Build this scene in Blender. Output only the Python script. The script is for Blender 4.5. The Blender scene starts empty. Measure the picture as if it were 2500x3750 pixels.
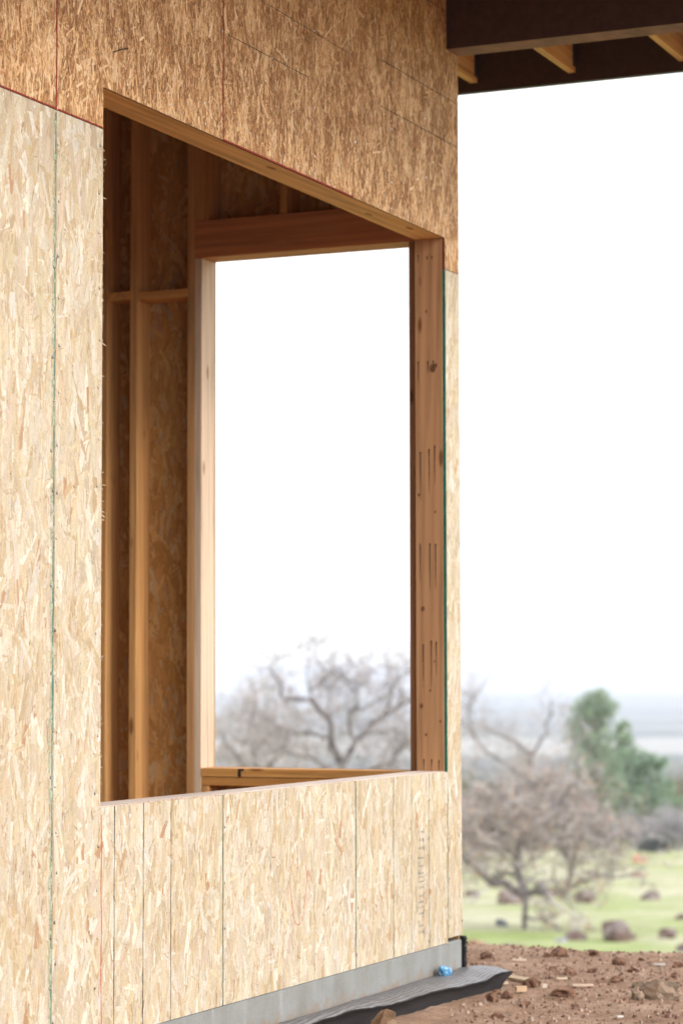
import bpy, math, random
import numpy as np
from mathutils import Vector, Matrix, noise as mnoise

S = bpy.context.scene
# ------------------------------------------------------------------ camera
CAM = Vector((-10.540, -4.040, 1.209))
cr = Vector((0.402655, -0.915350, -0.001967)); cu = Vector((-0.059190, -0.028182, 0.997849)); cf = Vector((0.913436, 0.401673, 0.065527))
cam = bpy.data.cameras.new("camera"); camo = bpy.data.objects.new("camera", cam); S.collection.objects.link(camo)
camo.matrix_world = Matrix(((cr.x, cu.x, -cf.x, CAM.x), (cr.y, cu.y, -cf.y, CAM.y), (cr.z, cu.z, -cf.z, CAM.z), (0, 0, 0, 1)))
cam.sensor_fit = 'HORIZONTAL'; cam.sensor_width = 24.0; cam.lens = 86.3
cam.clip_start = 0.1; cam.clip_end = 40000
cam.dof.use_dof = True; cam.dof.focus_distance = 8.7; cam.dof.aperture_fstop = 3.0
S.camera = camo
# ------------------------------------------------------------------ overcast sky + weak soft sun
SUN_EL, SUN_AZ = math.radians(32), math.radians(200)     # azimuth of the sun, measured from +Y towards +X
w = bpy.data.worlds.new("World"); S.world = w; w.use_nodes = True
nt = w.node_tree; nt.nodes.clear()
sky = nt.nodes.new('ShaderNodeTexSky'); sky.sky_type = 'NISHITA'; sky.sun_disc = False
sky.sun_elevation = SUN_EL; sky.sun_rotation = SUN_AZ; sky.dust_density = 4.0; sky.altitude = 200
hs = nt.nodes.new('ShaderNodeHueSaturation'); hs.inputs['Saturation'].default_value = 0.12
mx = nt.nodes.new('ShaderNodeMix'); mx.data_type = 'RGBA'; mx.inputs['Factor'].default_value = 0.6
mx.inputs['B'].default_value = (9.0, 9.2, 9.5, 1)        # the even cloud cover
bg = nt.nodes.new('ShaderNodeBackground'); bg.inputs['Strength'].default_value = 0.12
wo = nt.nodes.new('ShaderNodeOutputWorld')
nt.links.new(sky.outputs[0], hs.inputs['Color']); nt.links.new(hs.outputs[0], mx.inputs['A'])
nt.links.new(mx.outputs['Result'], bg.inputs[0]); nt.links.new(bg.outputs[0], wo.inputs[0])
sl = bpy.data.lights.new("sun", 'SUN'); sl.energy = 0.8; sl.angle = math.radians(20); sl.color = (1.0, 0.97, 0.93)
so = bpy.data.objects.new("sun", sl); S.collection.objects.link(so)
sd = Vector((math.sin(SUN_AZ) * math.cos(SUN_EL), math.cos(SUN_AZ) * math.cos(SUN_EL), math.sin(SUN_EL)))
so.rotation_euler = sd.to_track_quat('Z', 'Y').to_euler()
S.view_settings.view_transform = 'Standard'; S.view_settings.look = 'None'
S.view_settings.exposure = 1.02; S.view_settings.gamma = 1.0; S.view_settings.use_curve_mapping = False
S.render.engine = 'CYCLES'
S.cycles.max_bounces = 8; S.cycles.diffuse_bounces = 5; S.cycles.transparent_max_bounces = 16; S.cycles.volume_bounces = 1
S.cycles.use_denoising = True

# ------------------------------------------------------------------ helpers
C = S.collection
rnd = random.Random(7)
def link(o, parent=None):
    C.objects.link(o)
    if parent: o.parent = parent
    return o
def tag(o, label=None, cat=None, group=None, kind=None):
    if label: o['label'] = label
    if cat: o['category'] = cat
    if group: o['group'] = group
    if kind: o['kind'] = kind
    return o
class MB:
    """collects polygons with a face colour and a material slot"""
    def __init__(s): s.v = []; s.f = []; s.c = []; s.m = []; s.g = []
    def face(s, pts, col=(1, 1, 1), mi=0):
        n = len(s.v); s.v.extend(pts); s.f.append(tuple(range(n, n + len(pts)))); s.c.append(col); s.m.append(mi)
    def mesh(s, vs, fs, col=(1, 1, 1), mi=0):
        n = len(s.v); s.v.extend(vs)
        for f in fs: s.f.append(tuple(i + n for i in f)); s.c.append(col); s.m.append(mi)
    def box(s, a, b, col=(1, 1, 1), mi=0, mis=None, bev=0.0):
        x0, y0, z0 = a; x1, y1, z1 = b
        if bev:
            q = bev
            vs = []
            for sx in (0, 1):
                for sy in (0, 1):
                    for sz in (0, 1):
                        X = (x0, x1)[sx]; Y = (y0, y1)[sy]; Z = (z0, z1)[sz]
                        ix = X + (q if sx == 0 else -q); iy = Y + (q if sy == 0 else -q); iz = Z + (q if sz == 0 else -q)
                        vs += [(X, iy, iz), (ix, Y, iz), (ix, iy, Z)]
            k = lambda sx, sy, sz, ax: (sx * 4 + sy * 2 + sz) * 3 + ax
            fs = [(k(0,0,0,0), k(0,0,1,0), k(0,1,1,0), k(0,1,0,0)), (k(1,0,0,0), k(1,1,0,0), k(1,1,1,0), k(1,0,1,0)),
                  (k(0,0,0,1), k(1,0,0,1), k(1,0,1,1), k(0,0,1,1)), (k(0,1,0,1), k(0,1,1,1), k(1,1,1,1), k(1,1,0,1)),
                  (k(0,0,0,2), k(0,1,0,2), k(1,1,0,2), k(1,0,0,2)), (k(0,0,1,2), k(1,0,1,2), k(1,1,1,2), k(0,1,1,2))]
            for sy in (0, 1):
                for sz in (0, 1): fs.append((k(0,sy,sz,1), k(1,sy,sz,1), k(1,sy,sz,2), k(0,sy,sz,2)))
            for sx in (0, 1):
                for sz in (0, 1): fs.append((k(sx,0,sz,0), k(sx,1,sz,0), k(sx,1,sz,2), k(sx,0,sz,2)))
            for sx in (0, 1):
                for sy in (0, 1): fs.append((k(sx,sy,0,0), k(sx,sy,1,0), k(sx,sy,1,1), k(sx,sy,0,1)))
            for sx in (0, 1):
                for sy in (0, 1):
                    for sz in (0, 1): fs.append((k(sx,sy,sz,0), k(sx,sy,sz,1), k(sx,sy,sz,2)))
            s.mesh(vs, fs, col, mi); return
        vs = [(x0,y0,z0),(x1,y0,z0),(x1,y1,z0),(x0,y1,z0),(x0,y0,z1),(x1,y0,z1),(x1,y1,z1),(x0,y1,z1)]
        fs = [(0,3,2,1),(4,5,6,7),(0,1,5,4),(1,2,6,5),(2,3,7,6),(3,0,4,7)]
        n = len(s.v); s.v.extend(vs)
        for i, f in enumerate(fs): s.f.append(tuple(j + n for j in f)); s.c.append(col); s.m.append(mis[i] if mis else mi)
    def tube(s, pts, rad, col=(1, 1, 1), n=3, mi=0):
        base = len(s.v); m = len(pts); prev = None
        for i, p in enumerate(pts):
            p = Vector(p); d = (Vector(pts[min(i + 1, m - 1)]) - Vector(pts[max(i - 1, 0)]))
            if d.length < 1e-9: d = Vector((0, 0, 1))
            d.normalize()
            a = d.cross(Vector((0.31, 0.2, 0.93)) if prev is None else prev)
            if a.length < 1e-4: a = d.cross(Vector((1, 0, 0)))
            a.normalize(); b = d.cross(a)
            prev = b.cross(d) * -1 if prev is None else prev
            prev = Vector((0.31, 0.2, 0.93))
            for j in range(n):
                t = 2 * math.pi * j / n
                s.v.append(tuple(p + (a * math.cos(t) + b * math.sin(t)) * rad[i]))
        for i in range(m - 1):
            for j in range(n):
                k = (j + 1) % n
                s.f.append((base + i * n + j, base + i * n + k, base + (i + 1) * n + k, base + (i + 1) * n + j)); s.c.append(col); s.m.append(mi)
    def build(s, name, mats, parent=None, smooth=False, loc=None):
        me = bpy.data.meshes.new(name); me.from_pydata([tuple(p) for p in s.v], [], s.f)
        if not isinstance(mats, (list, tuple)): mats = [mats]
        for m in mats: me.materials.append(m)
        me.polygons.foreach_set('material_index', s.m)
        at = me.attributes.new('tint', 'FLOAT_COLOR', 'FACE')
        at.data.foreach_set('color', np.hstack([np.array(s.c, dtype=np.float32).reshape(-1, 3), np.ones((len(s.c), 1), np.float32)]).ravel())
        if smooth: me.polygons.foreach_set('use_smooth', [True] * len(me.polygons))
        me.update()
        o = bpy.data.objects.new(name, me); link(o, parent)
        if loc: o.location = loc
        return o

# ------------------------------------------------------------------ materials
class NT:
    def __init__(s, name):
        s.m = bpy.data.materials.new(name); s.m.use_nodes = True; s.t = s.m.node_tree
        s.b = s.t.nodes['Principled BSDF']; s.b.inputs['Roughness'].default_value = 0.8
        s.b.inputs['Specular IOR Level'].default_value = 0.3
    def n(s, typ, ins=None, **kw):
        x = s.t.nodes.new(typ)
        for k, v in kw.items(): setattr(x, k, v)
        for k, v in (ins or {}).items():
            if hasattr(v, 'is_linked') or isinstance(v, bpy.types.NodeSocket): s.t.links.new(v, x.inputs[k])
            else: x.inputs[k].default_value = v
        return x
    def noise(s, vec, scale, detail=3, rough=0.55, dist=0.0):
        return s.n('ShaderNodeTexNoise', {'Vector': vec, 'Scale': scale, 'Detail': detail, 'Roughness': rough, 'Distortion': dist}).outputs['Fac']
    def ramp(s, fac, stops):
        r = s.n('ShaderNodeValToRGB', {'Fac': fac}); e = r.color_ramp.elements
        while len(e) < len(stops): e.new(0.5)
        for i, (p, c) in enumerate(stops):
            e[i].position = p; e[i].color = (c[0], c[1], c[2], 1) if isinstance(c, (tuple, list)) else (c, c, c, 1)
        return r.outputs['Color']
    def mix(s, f, a, b, mode='MIX'):
        x = s.t.nodes.new('ShaderNodeMix'); x.data_type = 'RGBA'; x.blend_type = mode
        for k, v in (('Factor', f), ('A', a), ('B', b)):
            if isinstance(v, bpy.types.NodeSocket): s.t.links.new(v, x.inputs[k])
            elif k == 'Factor': x.inputs[k].default_value = v
            else: x.inputs[k].default_value = (v[0], v[1], v[2], 1)
        return x.outputs['Result']
    def math(s, op, a, b=0.0, c=0.0):
        x = s.t.nodes.new('ShaderNodeMath'); x.operation = op
        for i, v in enumerate((a, b, c)):
            if isinstance(v, bpy.types.NodeSocket): s.t.links.new(v, x.inputs[i])
            else: x.inputs[i].default_value = v
        return x.outputs[0]
    def scaled(s, vec, sc):
        return s.n('ShaderNodeMapping', {'Vector': vec, 'Scale': sc}).outputs[0]
    def obj(s): return s.n('ShaderNodeTexCoord').outputs['Object']
    def attr(s, name): return s.n('ShaderNodeAttribute', attribute_name=name)
    def col(s, c):
        if isinstance(c, bpy.types.NodeSocket): s.t.links.new(c, s.b.inputs['Base Color'])
        else: s.b.inputs['Base Color'].default_value = (*c, 1)
    def bump(s, h, strength=0.3, dist=0.01):
        x = s.n('ShaderNodeBump', {'Height': h, 'Strength': strength, 'Distance': dist}); s.t.links.new(x.outputs[0], s.b.inputs['Normal'])
    def rough(s, v):
        if isinstance(v, bpy.types.NodeSocket): s.t.links.new(v, s.b.inputs['Roughness'])
        else: s.b.inputs['Roughness'].default_value = v

def mat_flakes(name, scale):
    t = NT(name); o = t.obj(); a = t.attr('tint').outputs['Color']
    g = t.noise(t.scaled(o, (scale * 9, scale * 9, scale * 1.1)), 1.0, 4, 0.7)
    f = t.noise(o, 170 * scale / 30, 2, 0.6)
    big = t.noise(o, 1.7, 3, 0.5)
    c = t.mix(1.0, a, t.ramp(g, [(0.28, 0.80), (0.5, 1.0), (0.75, 1.08)]), 'MULTIPLY')
    c = t.mix(1.0, c, t.ramp(f, [(0.3, (0.86, 0.83, 0.8)), (0.5, 1.0), (0.8, 1.05)]), 'MULTIPLY')
    c = t.mix(1.0, c, t.ramp(big, [(0.3, (0.95, 0.92, 0.87)), (0.65, (1.03, 1.04, 1.05))]), 'MULTIPLY')
    t.col(c); t.rough(0.72); t.bump(g, 0.25, 0.0015); return t.m
M = {}
M['osb'] = mat_flakes('pale_strand_board', 30)
M['osb_brown'] = mat_flakes('brown_strand_board', 30)
def mat_plain(name, c, r=0.8, nsc=None, amt=0.15, spec=0.3, metal=0.0):
    t = NT(name)
    if nsc:
        n = t.noise(t.obj(), nsc, 4, 0.6)
        t.col(t.mix(1.0, c, t.ramp(n, [(0.3, 1 - amt), (0.7, 1 + amt)]), 'MULTIPLY')); t.bump(n, 0.2, 0.003)
    else: t.col(c)
    t.rough(r); t.b.inputs['Specular IOR Level'].default_value = spec; t.b.inputs['Metallic'].default_value = metal
    return t.m
M['green_edge'] = mat_plain('green_edge_paint', (0.01, 0.15, 0.10), 0.8, 40, 0.4)
M['red_edge'] = mat_plain('red_edge_paint', (0.17, 0.025, 0.015), 0.8, 40, 0.4)
def mat_ink(name, c, sc=140, lo=0.35):
    """printed line: solid ink with breaks between the strands"""
    t = NT(name); n = t.noise(t.obj(), sc, 2, 0.6)
    t.col(c); t.t.links.new(t.ramp(n, [(lo, 0.15), (lo + 0.12, 1.0)]), t.b.inputs['Alpha']); return t.m
M['ink_dark'] = mat_ink('dark_line_ink', (0.02, 0.025, 0.03), 140, .28)
M['ink_green'] = mat_ink('green_line_ink', (0.03, 0.16, 0.12), 60, .34)
M['ink_pale'] = mat_ink('faint_line_ink', (0.13, 0.13, 0.11), 120, 0.42)
M['ink_red'] = mat_ink('red_chalk', (0.60, 0.07, 0.05), 60, 0.36)
M['ink_redseam'] = mat_ink('red_seam_ink', (0.28, 0.03, 0.02), 60, 0.3)
M['green_wash'] = mat_ink('thin_green_overspray', (0.36, 0.41, 0.28), 25, 0.50)
M['ink_stamp'] = mat_ink('grey_stamp_ink', (0.25, 0.26, 0.27), 60, 0.50)
M['pencil'] = mat_ink('pencil', (0.06, 0.05, 0.04), 90, 0.38)
M['nail'] = mat_plain('nail_head', (0.75, 0.75, 0.75), 0.35, None, spec=0.6, metal=0.6)
M['dent'] = mat_plain('nail_dent', (0.05, 0.035, 0.025), 0.9)

def mat_lumber(name, pale, dark, sat=1.0):
    """sawn softwood: grain follows the vector attribute 'grain' (along, across, across)"""
    t = NT(name); a = t.attr('grain').outputs['Vector']
    g = t.noise(t.scaled(a, (1.6, 34, 34)), 1.0, 5, 0.6, 0.35)
    rings = t.n('ShaderNodeTexWave', {'Vector': t.scaled(a, (0.35, 13, 13)), 'Scale': 1.0, 'Distortion': 9.0, 'Detail': 3.0, 'Detail Scale': 0.7}, bands_direction='DIAGONAL').outputs['Fac']
    c = t.mix(t.ramp(rings, [(0.25, 0.0), (0.95, 0.6)]), pale, dark)
    c = t.mix(1.0, c, t.ramp(g, [(0.28, 0.66), (0.52, 1.0), (0.75, 1.12)]), 'MULTIPLY')
    vo = t.n('ShaderNodeTexVoronoi', {'Vector': t.scaled(a, (2.6, 9.0, 9.0)), 'Scale': 1.0}).outputs['Distance']
    knot = t.ramp(vo, [(0.07, 1.0), (0.13, 0.0)])
    c = t.mix(knot, c, tuple(x * y for x, y in zip(dark, (0.5, 0.38, 0.3))))
    rn = t.n('ShaderNodeAttribute', attribute_name='tint').outputs['Color']
    c = t.mix(1.0, c, rn, 'MULTIPLY')
    t.col(c); t.rough(0.7); t.bump(g, 0.3, 0.001); return t.m
M['fir'] = mat_lumber('fir_lumber', (0.70, 0.405, 0.165), (0.60, 0.30, 0.10))
M['pale_and_lit'] = mat_lumber('pale_and_lit_lumber', (0.74, 0.62, 0.53), (0.66, 0.52, 0.42))
M['redfir'] = mat_lumber('red_fir_lumber', (0.47, 0.25, 0.12), (0.38, 0.185, 0.082))
M['paint_brown'] = mat_plain('dark_brown_paint', (0.046, 0.021, 0.018), 0.55, 30, 0.25)
M['paint_bottom'] = mat_plain('beam_underside_brown', (0.20, 0.085, 0.065), 0.7, 9, 0.3)  # paler reddish brown, used on the beam undersides
M['rust'] = mat_ink('black_nail_stain', (0.03, 0.022, 0.018), 70, 0.30)
M['knot'] = mat_ink('resinous_knot', (0.17, 0.065, 0.03), 160, .40)
M['steel'] = mat_plain('galvanised_strap', (0.05, 0.05, 0.055), 0.5, None, metal=0.5)

def mat_concrete():
    t = NT('concrete'); o = t.obj()
    n = t.noise(o, 5, 5, 0.6); v = t.noise(t.scaled(o, (9, 9, 1.1)), 1.0, 4, 0.6); f = t.noise(o, 120, 3, 0.6)
    c = t.ramp(v, [(0.3, (0.20, 0.205, 0.19)), (0.5, (0.245, 0.245, 0.225)), (0.60, (0.28, 0.285, 0.27)), (0.68, (0.40, 0.415, 0.42))])
    c = t.mix(0.5, c, t.ramp(n, [(0.3, (0.20, 0.19, 0.165)), (0.7, (0.33, 0.34, 0.34))]))
    c = t.mix(1.0, c, t.ramp(f, [(0.3, 0.9), (0.7, 1.06)]), 'MULTIPLY')
    zc = t.n('ShaderNodeSeparateXYZ', {'Vector': o}).outputs[2]
    mud = t.ramp(t.math('ADD', t.math('MULTIPLY', zc, 3.2), t.n('ShaderNodeTexNoise', {'Vector': o, 'Scale': 13.0, 'Detail': 6.0, 'Roughness': 0.7}).outputs['Fac']), [(0.0, 0.85), (0.22, 0.0)])
    c = t.mix(mud, c, (0.26, 0.19, 0.14))
    t.col(c); t.rough(0.9); t.bump(f, 0.3, 0.002); return t.m
M['concrete'] = mat_concrete()

def mat_ground():
    t = NT('ground'); o = t.obj(); far = t.attr('far').outputs['Fac']; dirt = t.attr('dirt').outputs['Fac']
    # dirt
    n1 = t.noise(o, 3.2, 5, 0.65); n2 = t.noise(o, 55, 5, 0.75); n3 = t.noise(o, 9, 4, 0.65)
    d = t.ramp(n1, [(0.3, (0.24, 0.142, 0.09)), (0.5, (0.32, 0.205, 0.14)), (0.7, (0.42, 0.29, 0.21))])
    d = t.mix(1.0, d, t.ramp(n2, [(0.25, 0.55), (0.5, 1.0), (0.75, 1.3)]), 'MULTIPLY')
    d = t.mix(1.0, d, t.ramp(n3, [(0.3, 0.8), (0.7, 1.15)]), 'MULTIPLY')
    # meadow
    g1 = t.noise(t.scaled(o, (0.16, 0.16, 0.16)), 1.0, 5, 0.62); g2 = t.noise(o, 1.1, 4, 0.7); g3 = t.noise(o, 6, 3, 0.7)
    gx = t.n('ShaderNodeSeparateXYZ', {'Vector': o}).outputs[0]
    g1 = t.math('ADD', g1, t.math('MULTIPLY_ADD', t.n('ShaderNodeMapRange', {'Value': gx, 'From Min': 40.0, 'From Max': 62.0}).outputs[0], 0.16, -0.08))
    g = t.ramp(g1, [(0.36, (0.27, 0.34, 0.11)), (0.45, (0.33, 0.385, 0.16)), (0.54, (0.40, 0.415, 0.23)), (0.66, (0.50, 0.48, 0.34))])
    g = t.mix(1.0, g, t.ramp(g2, [(0.3, (0.78, 0.80, 0.72)), (0.6, 1.06)]), 'MULTIPLY')
    g = t.mix(1.0, g, t.ramp(g3, [(0.3, 0.8), (0.7, 1.12)]), 'MULTIPLY')
    # valley floor: fields and dark woods
    fo = t.scaled(o, (0.0016, 0.00075, 0.0016))
    vo = t.n('ShaderNodeTexVoronoi', {'Vector': fo, 'Scale': 1.0, 'Randomness': 0.9}).outputs['Color']
    sep = t.n('ShaderNodeSeparateColor', {'Color': vo}).outputs[0]
    f = t.ramp(sep, [(0.0, (0.24, 0.24, 0.19)), (0.45, (0.36, 0.35, 0.29)), (0.6, (0.10, 0.13, 0.09)), (0.8, (0.16, 0.19, 0.14)), (1.0, (0.48, 0.46, 0.40))])
    wn = t.noise(t.scaled(o, (0.0035, 0.0011, 0.0035)), 1.0, 5, 0.65)
    f = t.mix(t.ramp(wn, [(0.46, 0.0), (0.53, 0.9)]), f, (0.028, 0.04, 0.04))
    sx = t.n('ShaderNodeSeparateXYZ', {'Vector': o}).outputs[0]
    sx = t.math('ADD', sx, t.math('MULTIPLY', t.noise(t.scaled(o, (0.002, 0.002, 0.002)), 1.0, 3), 400.0))
    near_wood = t.ramp(t.math('DIVIDE', sx, 5000.0), [(0.43, 0.0), (0.45, 1.0), (0.565, 1.0), (0.585, 0.0)])
    near_wood = t.mix(1.0, near_wood, t.ramp(t.noise(t.scaled(o, (0.012, 0.004, 0.01)), 1.0, 3), [(0.38, 0.0), (0.46, 1.0)]), 'MULTIPLY')
    f = t.mix(near_wood, f, (0.03, 0.045, 0.045))
    field = t.ramp(t.math('DIVIDE', sx, 5000.0), [(0.585, 0.0), (0.60, 1.0), (0.72, 1.0), (0.735, 0.0)])
    f = t.mix(t.mix(1.0, field, (0.8, 0.8, 0.8), 'MULTIPLY'), f, (0.46, 0.43, 0.38))
    c = t.mix(dirt, g, d); c = t.mix(far, c, f)
    t.col(c); t.rough(0.95); t.b.inputs['Specular IOR Level'].default_value = 0.15
    t.bump(t.mix(dirt, g3, n2), 0.5, 0.02); return t.m
M['ground'] = mat_ground()
def mat_tint(name, sc, r=0.9, amt=0.2, bd=0.01, spec=0.2):
    """face tint times a noise: bark, leaves, stone"""
    t = NT(name); n = t.noise(t.obj(), sc, 4, 0.65)
    t.col(t.mix(1.0, t.attr('tint').outputs['Color'], t.ramp(n, [(0.25, 1 - amt), (0.75, 1 + amt)]), 'MULTIPLY'))
    t.rough(r); t.bump(n, 0.5, bd); t.b.inputs['Specular IOR Level'].default_value = spec; return t.m
M['bark'] = mat_tint('bark', 14, 0.95, 0.3)
M['leaf'] = mat_tint('leaves', 8, 0.8, 0.2)
M['needle'] = mat_tint('needles', 3, 0.8, 0.3)
M['stone'] = mat_tint('field_stone', 9, 0.9, 0.4)
M['clod'] = mat_tint('clod', 45, 0.95, 0.35, 0.004)
M['scrapwood'] = mat_tint('offcut_wood', 30, 0.8, 0.15, 0.002)

def lumber(name, a, b, mat, parent, axis=None, tint=None, bev=0.002, extra=None, mats=None):
    """a squared board from corner a to corner b, grain along its longest side"""
    mb = MB(); k = rnd.uniform(0.86, 1.1); tt = tint or (k, k * rnd.uniform(0.97, 1.02), k * rnd.uniform(0.93, 1.03))
    mb.box(a, b, tt, 0, bev=bev)
    if extra: extra(mb)
    o = mb.build(name, mats or [mat], parent)
    d = [abs(b[i] - a[i]) for i in range(3)]; ax = axis if axis is not None else d.index(max(d))
    oth = [i for i in range(3) if i != ax]; off = [rnd.uniform(0, 50) for _ in range(3)]
    at = o.data.attributes.new('grain', 'FLOAT_VECTOR', 'POINT'); vals = []
    for v in o.data.vertices: vals += [v.co[ax] + off[0], v.co[oth[0]] + off[1], v.co[oth[1]] + off[2]]
    at.data.foreach_set('vector', vals)
    return o

# ------------------------------------------------------------------ strand board panels
PALE = [(0.55, 0.455, 0.325), (0.54, 0.425, 0.285), (0.57, 0.495, 0.385), (0.49, 0.40, 0.29), (0.545, 0.435, 0.335), (0.60, 0.545, 0.455), (0.48, 0.365, 0.225), (0.57, 0.49, 0.34), (0.55, 0.45, 0.31), (0.59, 0.52, 0.40)]
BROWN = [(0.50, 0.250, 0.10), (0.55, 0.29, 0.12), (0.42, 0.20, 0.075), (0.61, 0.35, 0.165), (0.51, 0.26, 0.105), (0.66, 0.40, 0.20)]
INNER = [(0.54, 0.295, 0.10), (0.60, 0.345, 0.135), (0.47, 0.245, 0.075), (0.66, 0.42, 0.18), (0.50, 0.265, 0.085)]  # same board seen inside; warm bounce and shade put into the flake colours
def clip(poly, x0, x1, y0, y1):
    for ax, lim, sg in ((0, x0, 1), (0, x1, -1), (1, y0, 1), (1, y1, -1)):
        out = []
        for i in range(len(poly)):
            p, q = poly[i - 1], poly[i]
            dp, dq = (p[ax] - lim) * sg, (q[ax] - lim) * sg
            if (dp >= 0) != (dq >= 0):
                t = dp / (dp - dq); out.append(tuple(p[k] + (q[k] - p[k]) * t for k in range(3)))
            if dq >= 0: out.append(q)
        poly = out
        if len(poly) < 3: return None
    return poly
def strand_panel(name, rects, style, parent, plane='front', density=None, label=None, deco=None, edge=1, r=None, y0=0.0):
    """rects: (u0, u1, z0, z1) that tile the sheet. plane 'front': u = x, outer face at y = y0 towards -y;
    plane 'gable': u = y, inner face at x = -0.012 towards -x."""
    r = r or random.Random(hash(name) % 1000 + len(rects)); mb = MB(); th = 0.0115
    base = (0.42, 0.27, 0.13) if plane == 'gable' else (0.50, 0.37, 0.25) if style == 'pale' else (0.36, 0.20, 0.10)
    def P(u, z, d): return (u, y0 - d, z) if plane == 'front' else (-0.012 - d, u, z)
    for (u0, u1, z0, z1) in rects:
        if plane == 'front': ee = [edge if (abs(z0 - ZS) > .01 and abs(z0 - ZH) > .01) or (z0 == ZH and -2.5 < u0 < -2.4) else 0, edge if abs(z1 - ZS) > .01 else 0]; mb.box((u0, y0, z0), (u1, y0 + th, z1), base, 0, mis=[ee[0], ee[1], 0, 0 if abs(u1 - WL) < .01 else edge, 0, 0 if abs(u0 - WL) < .01 else edge])
        else: mb.box((-0.012, u0, z0), (-0.0005, u1, z1), base, 0)
    U0 = min(q[0] for q in rects); U1 = max(q[1] for q in rects); Z0 = min(q[2] for q in rects); Z1 = max(q[3] for q in rects)
    area = (U1 - U0) * (Z1 - Z0)
    if style == 'pale': n = int(area * (density or 8500))
    else: n = int(area * (density or 21000))
    for i in range(n):
        u = r.uniform(U0, U1); z = r.uniform(Z0, Z1)
        if not any(a - .05 < u < b + .05 and c - .08 < z < d + .08 for a, b, c, d in rects): continue
        q = r.random()
        if style == 'pale':
            fr = i / n; dens_ = mnoise.noise(Vector((u * 3.1, 1.7, z * 1.3)))
            if fr < 0.55: L = r.uniform(0.07, 0.18); W = r.uniform(0.018, 0.046)
            elif fr < 0.74: L = r.uniform(0.04, 0.13); W = r.uniform(0.005, 0.018)
            else: L = r.uniform(0.04, 0.16); W = r.uniform(0.008, 0.032) * (1.3 if dens_ > .1 else 1)
            ang = r.gauss(0.04, 0.25) if q < 0.60 else r.gauss(0.15, .9)
            if abs(ang) > 0.8: L *= 0.65; W *= 0.7
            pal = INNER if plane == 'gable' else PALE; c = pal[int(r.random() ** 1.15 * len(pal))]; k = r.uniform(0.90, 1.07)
            s = r.random()
            if s < 0.22 and fr > .4: c = r.choice([(0.20, 0.11, 0.06), (0.34, 0.22, 0.13), (0.40, 0.29, 0.19)]); W = r.uniform(.0012, .0036); L *= r.uniform(.2, .75)  # thin dark slivers painted in for the shade between strands
            elif .26 < s < 0.28: c = (0.48, 0.345, 0.21)
            elif .295 < s < 0.304 and fr > .8: c = (0.43, 0.26, 0.15); W = r.uniform(.02, .035); L = r.uniform(.05, .10)
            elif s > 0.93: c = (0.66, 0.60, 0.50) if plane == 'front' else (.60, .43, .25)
        else:
            fr = i / n; cl = mnoise.noise(Vector((u * 13, 3.3, z * 6))) + .5 * mnoise.noise(Vector((u * 40, 8.3, z * 13)))
            L = r.uniform(0.008, 0.03); W = r.uniform(0.0025, 0.006); ang = r.gauss(0, 0.3) if q < 0.85 else r.uniform(-1.5, 1.5)
            c = BROWN[int(r.random() * len(BROWN))]; k = r.uniform(0.85, 1.12)
            s = r.random()
            if s < 0.07 + 0.40 * max(0, cl): c = r.choice([(0.76, 0.495, 0.27), (0.80, 0.565, 0.34), (0.70, 0.43, 0.21)]); L *= r.uniform(1.4, 3.6); W *= r.uniform(1.1, 2.9)
            elif s < 0.30 - .2 * cl: c = (0.27, 0.125, 0.045); W *= 0.7
            elif s > .985: c = (.45, .17, .09); L *= 1.6
        c = (c[0] * k, c[1] * k, c[2] * k * r.uniform(0.94, 1.04))
        ca, sa = math.cos(ang), math.sin(ang); h = L / 2; e = W / 2; t1, t2 = r.uniform(-.45, .45), r.uniform(-.45, .45)
        kk = r.uniform(0.5, 1.0); d0 = 0.0002 + 0.0012 * (i / n); tl = r.uniform(-0.00035, 0.00035)
        loc = [(-e, -h + e * t1 * 2), (0, -h - e * abs(t1)), (e, -h - e * t1), (e * kk, 0), (e * kk * .9, h + e * t2), (0, h + e * abs(t2)), (-e * .9, h - e * t2 * 2)]
        poly = [(u + a * ca + b * sa, z + b * ca - a * sa, d0 + max(0, tl * (a / max(e, 1e-4)) + abs(tl) * .2 * b / h)) for a, b in loc]
        for a, b, cc, dd in rects:
            if u + h + .01 < a or u - h - .01 > b or z + h + .01 < cc or z - h - .01 > dd: continue
            pc = clip(poly, a, b, cc, dd)
            if pc:
                pts = [P(x, y, d) for x, y, d in pc]
                if plane == 'gable': pts.reverse()
                mb.face(pts, c, 0)
    mats = [M['osb'] if style == 'pale' else M['osb_brown'], M['green_edge'] if style == 'pale' else M['red_edge']]
    if deco: deco(mb, P, mats, r)
    o = mb.build(name, mats, parent)
    if label: o['label'] = label
    return o
def vline(mb, P, mats, r, u, z0, z1, mat, wd=0.0042, wob=0.0012, step=0.06, d=0.0020):
    if mat not in mats: mats.append(mat)
    mi = mats.index(mat); z = z0; a = u; ww = wd
    while z < z1 - 1e-4:
        zn = min(z + step, z1); b = u + r.uniform(-wob, wob); wn = wd * r.uniform(0.6, 1.35)
        mb.face([P(a - ww / 2, z, d), P(a + ww / 2, z, d), P(b + wn / 2, zn, d), P(b - wn / 2, zn, d)], (1, 1, 1), mi)
        z, a, ww = zn, b, wn
def pline(mb, P, mats, pts, mat, wd=0.003, d=0.0022):
    if mat not in mats: mats.append(mat)
    mi = mats.index(mat)
    for (a, b) in zip(pts[:-1], pts[1:]):
        dx, dz = b[0] - a[0], b[1] - a[1]; L = math.hypot(dx, dz) or 1; nx, nz = -dz / L * wd / 2, dx / L * wd / 2
        mb.face([P(a[0] + nx, a[1] + nz, d), P(a[0] - nx, a[1] - nz, d), P(b[0] - nx, b[1] - nz, d), P(b[0] + nx, b[1] + nz, d)], (1, 1, 1), mi)
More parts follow.
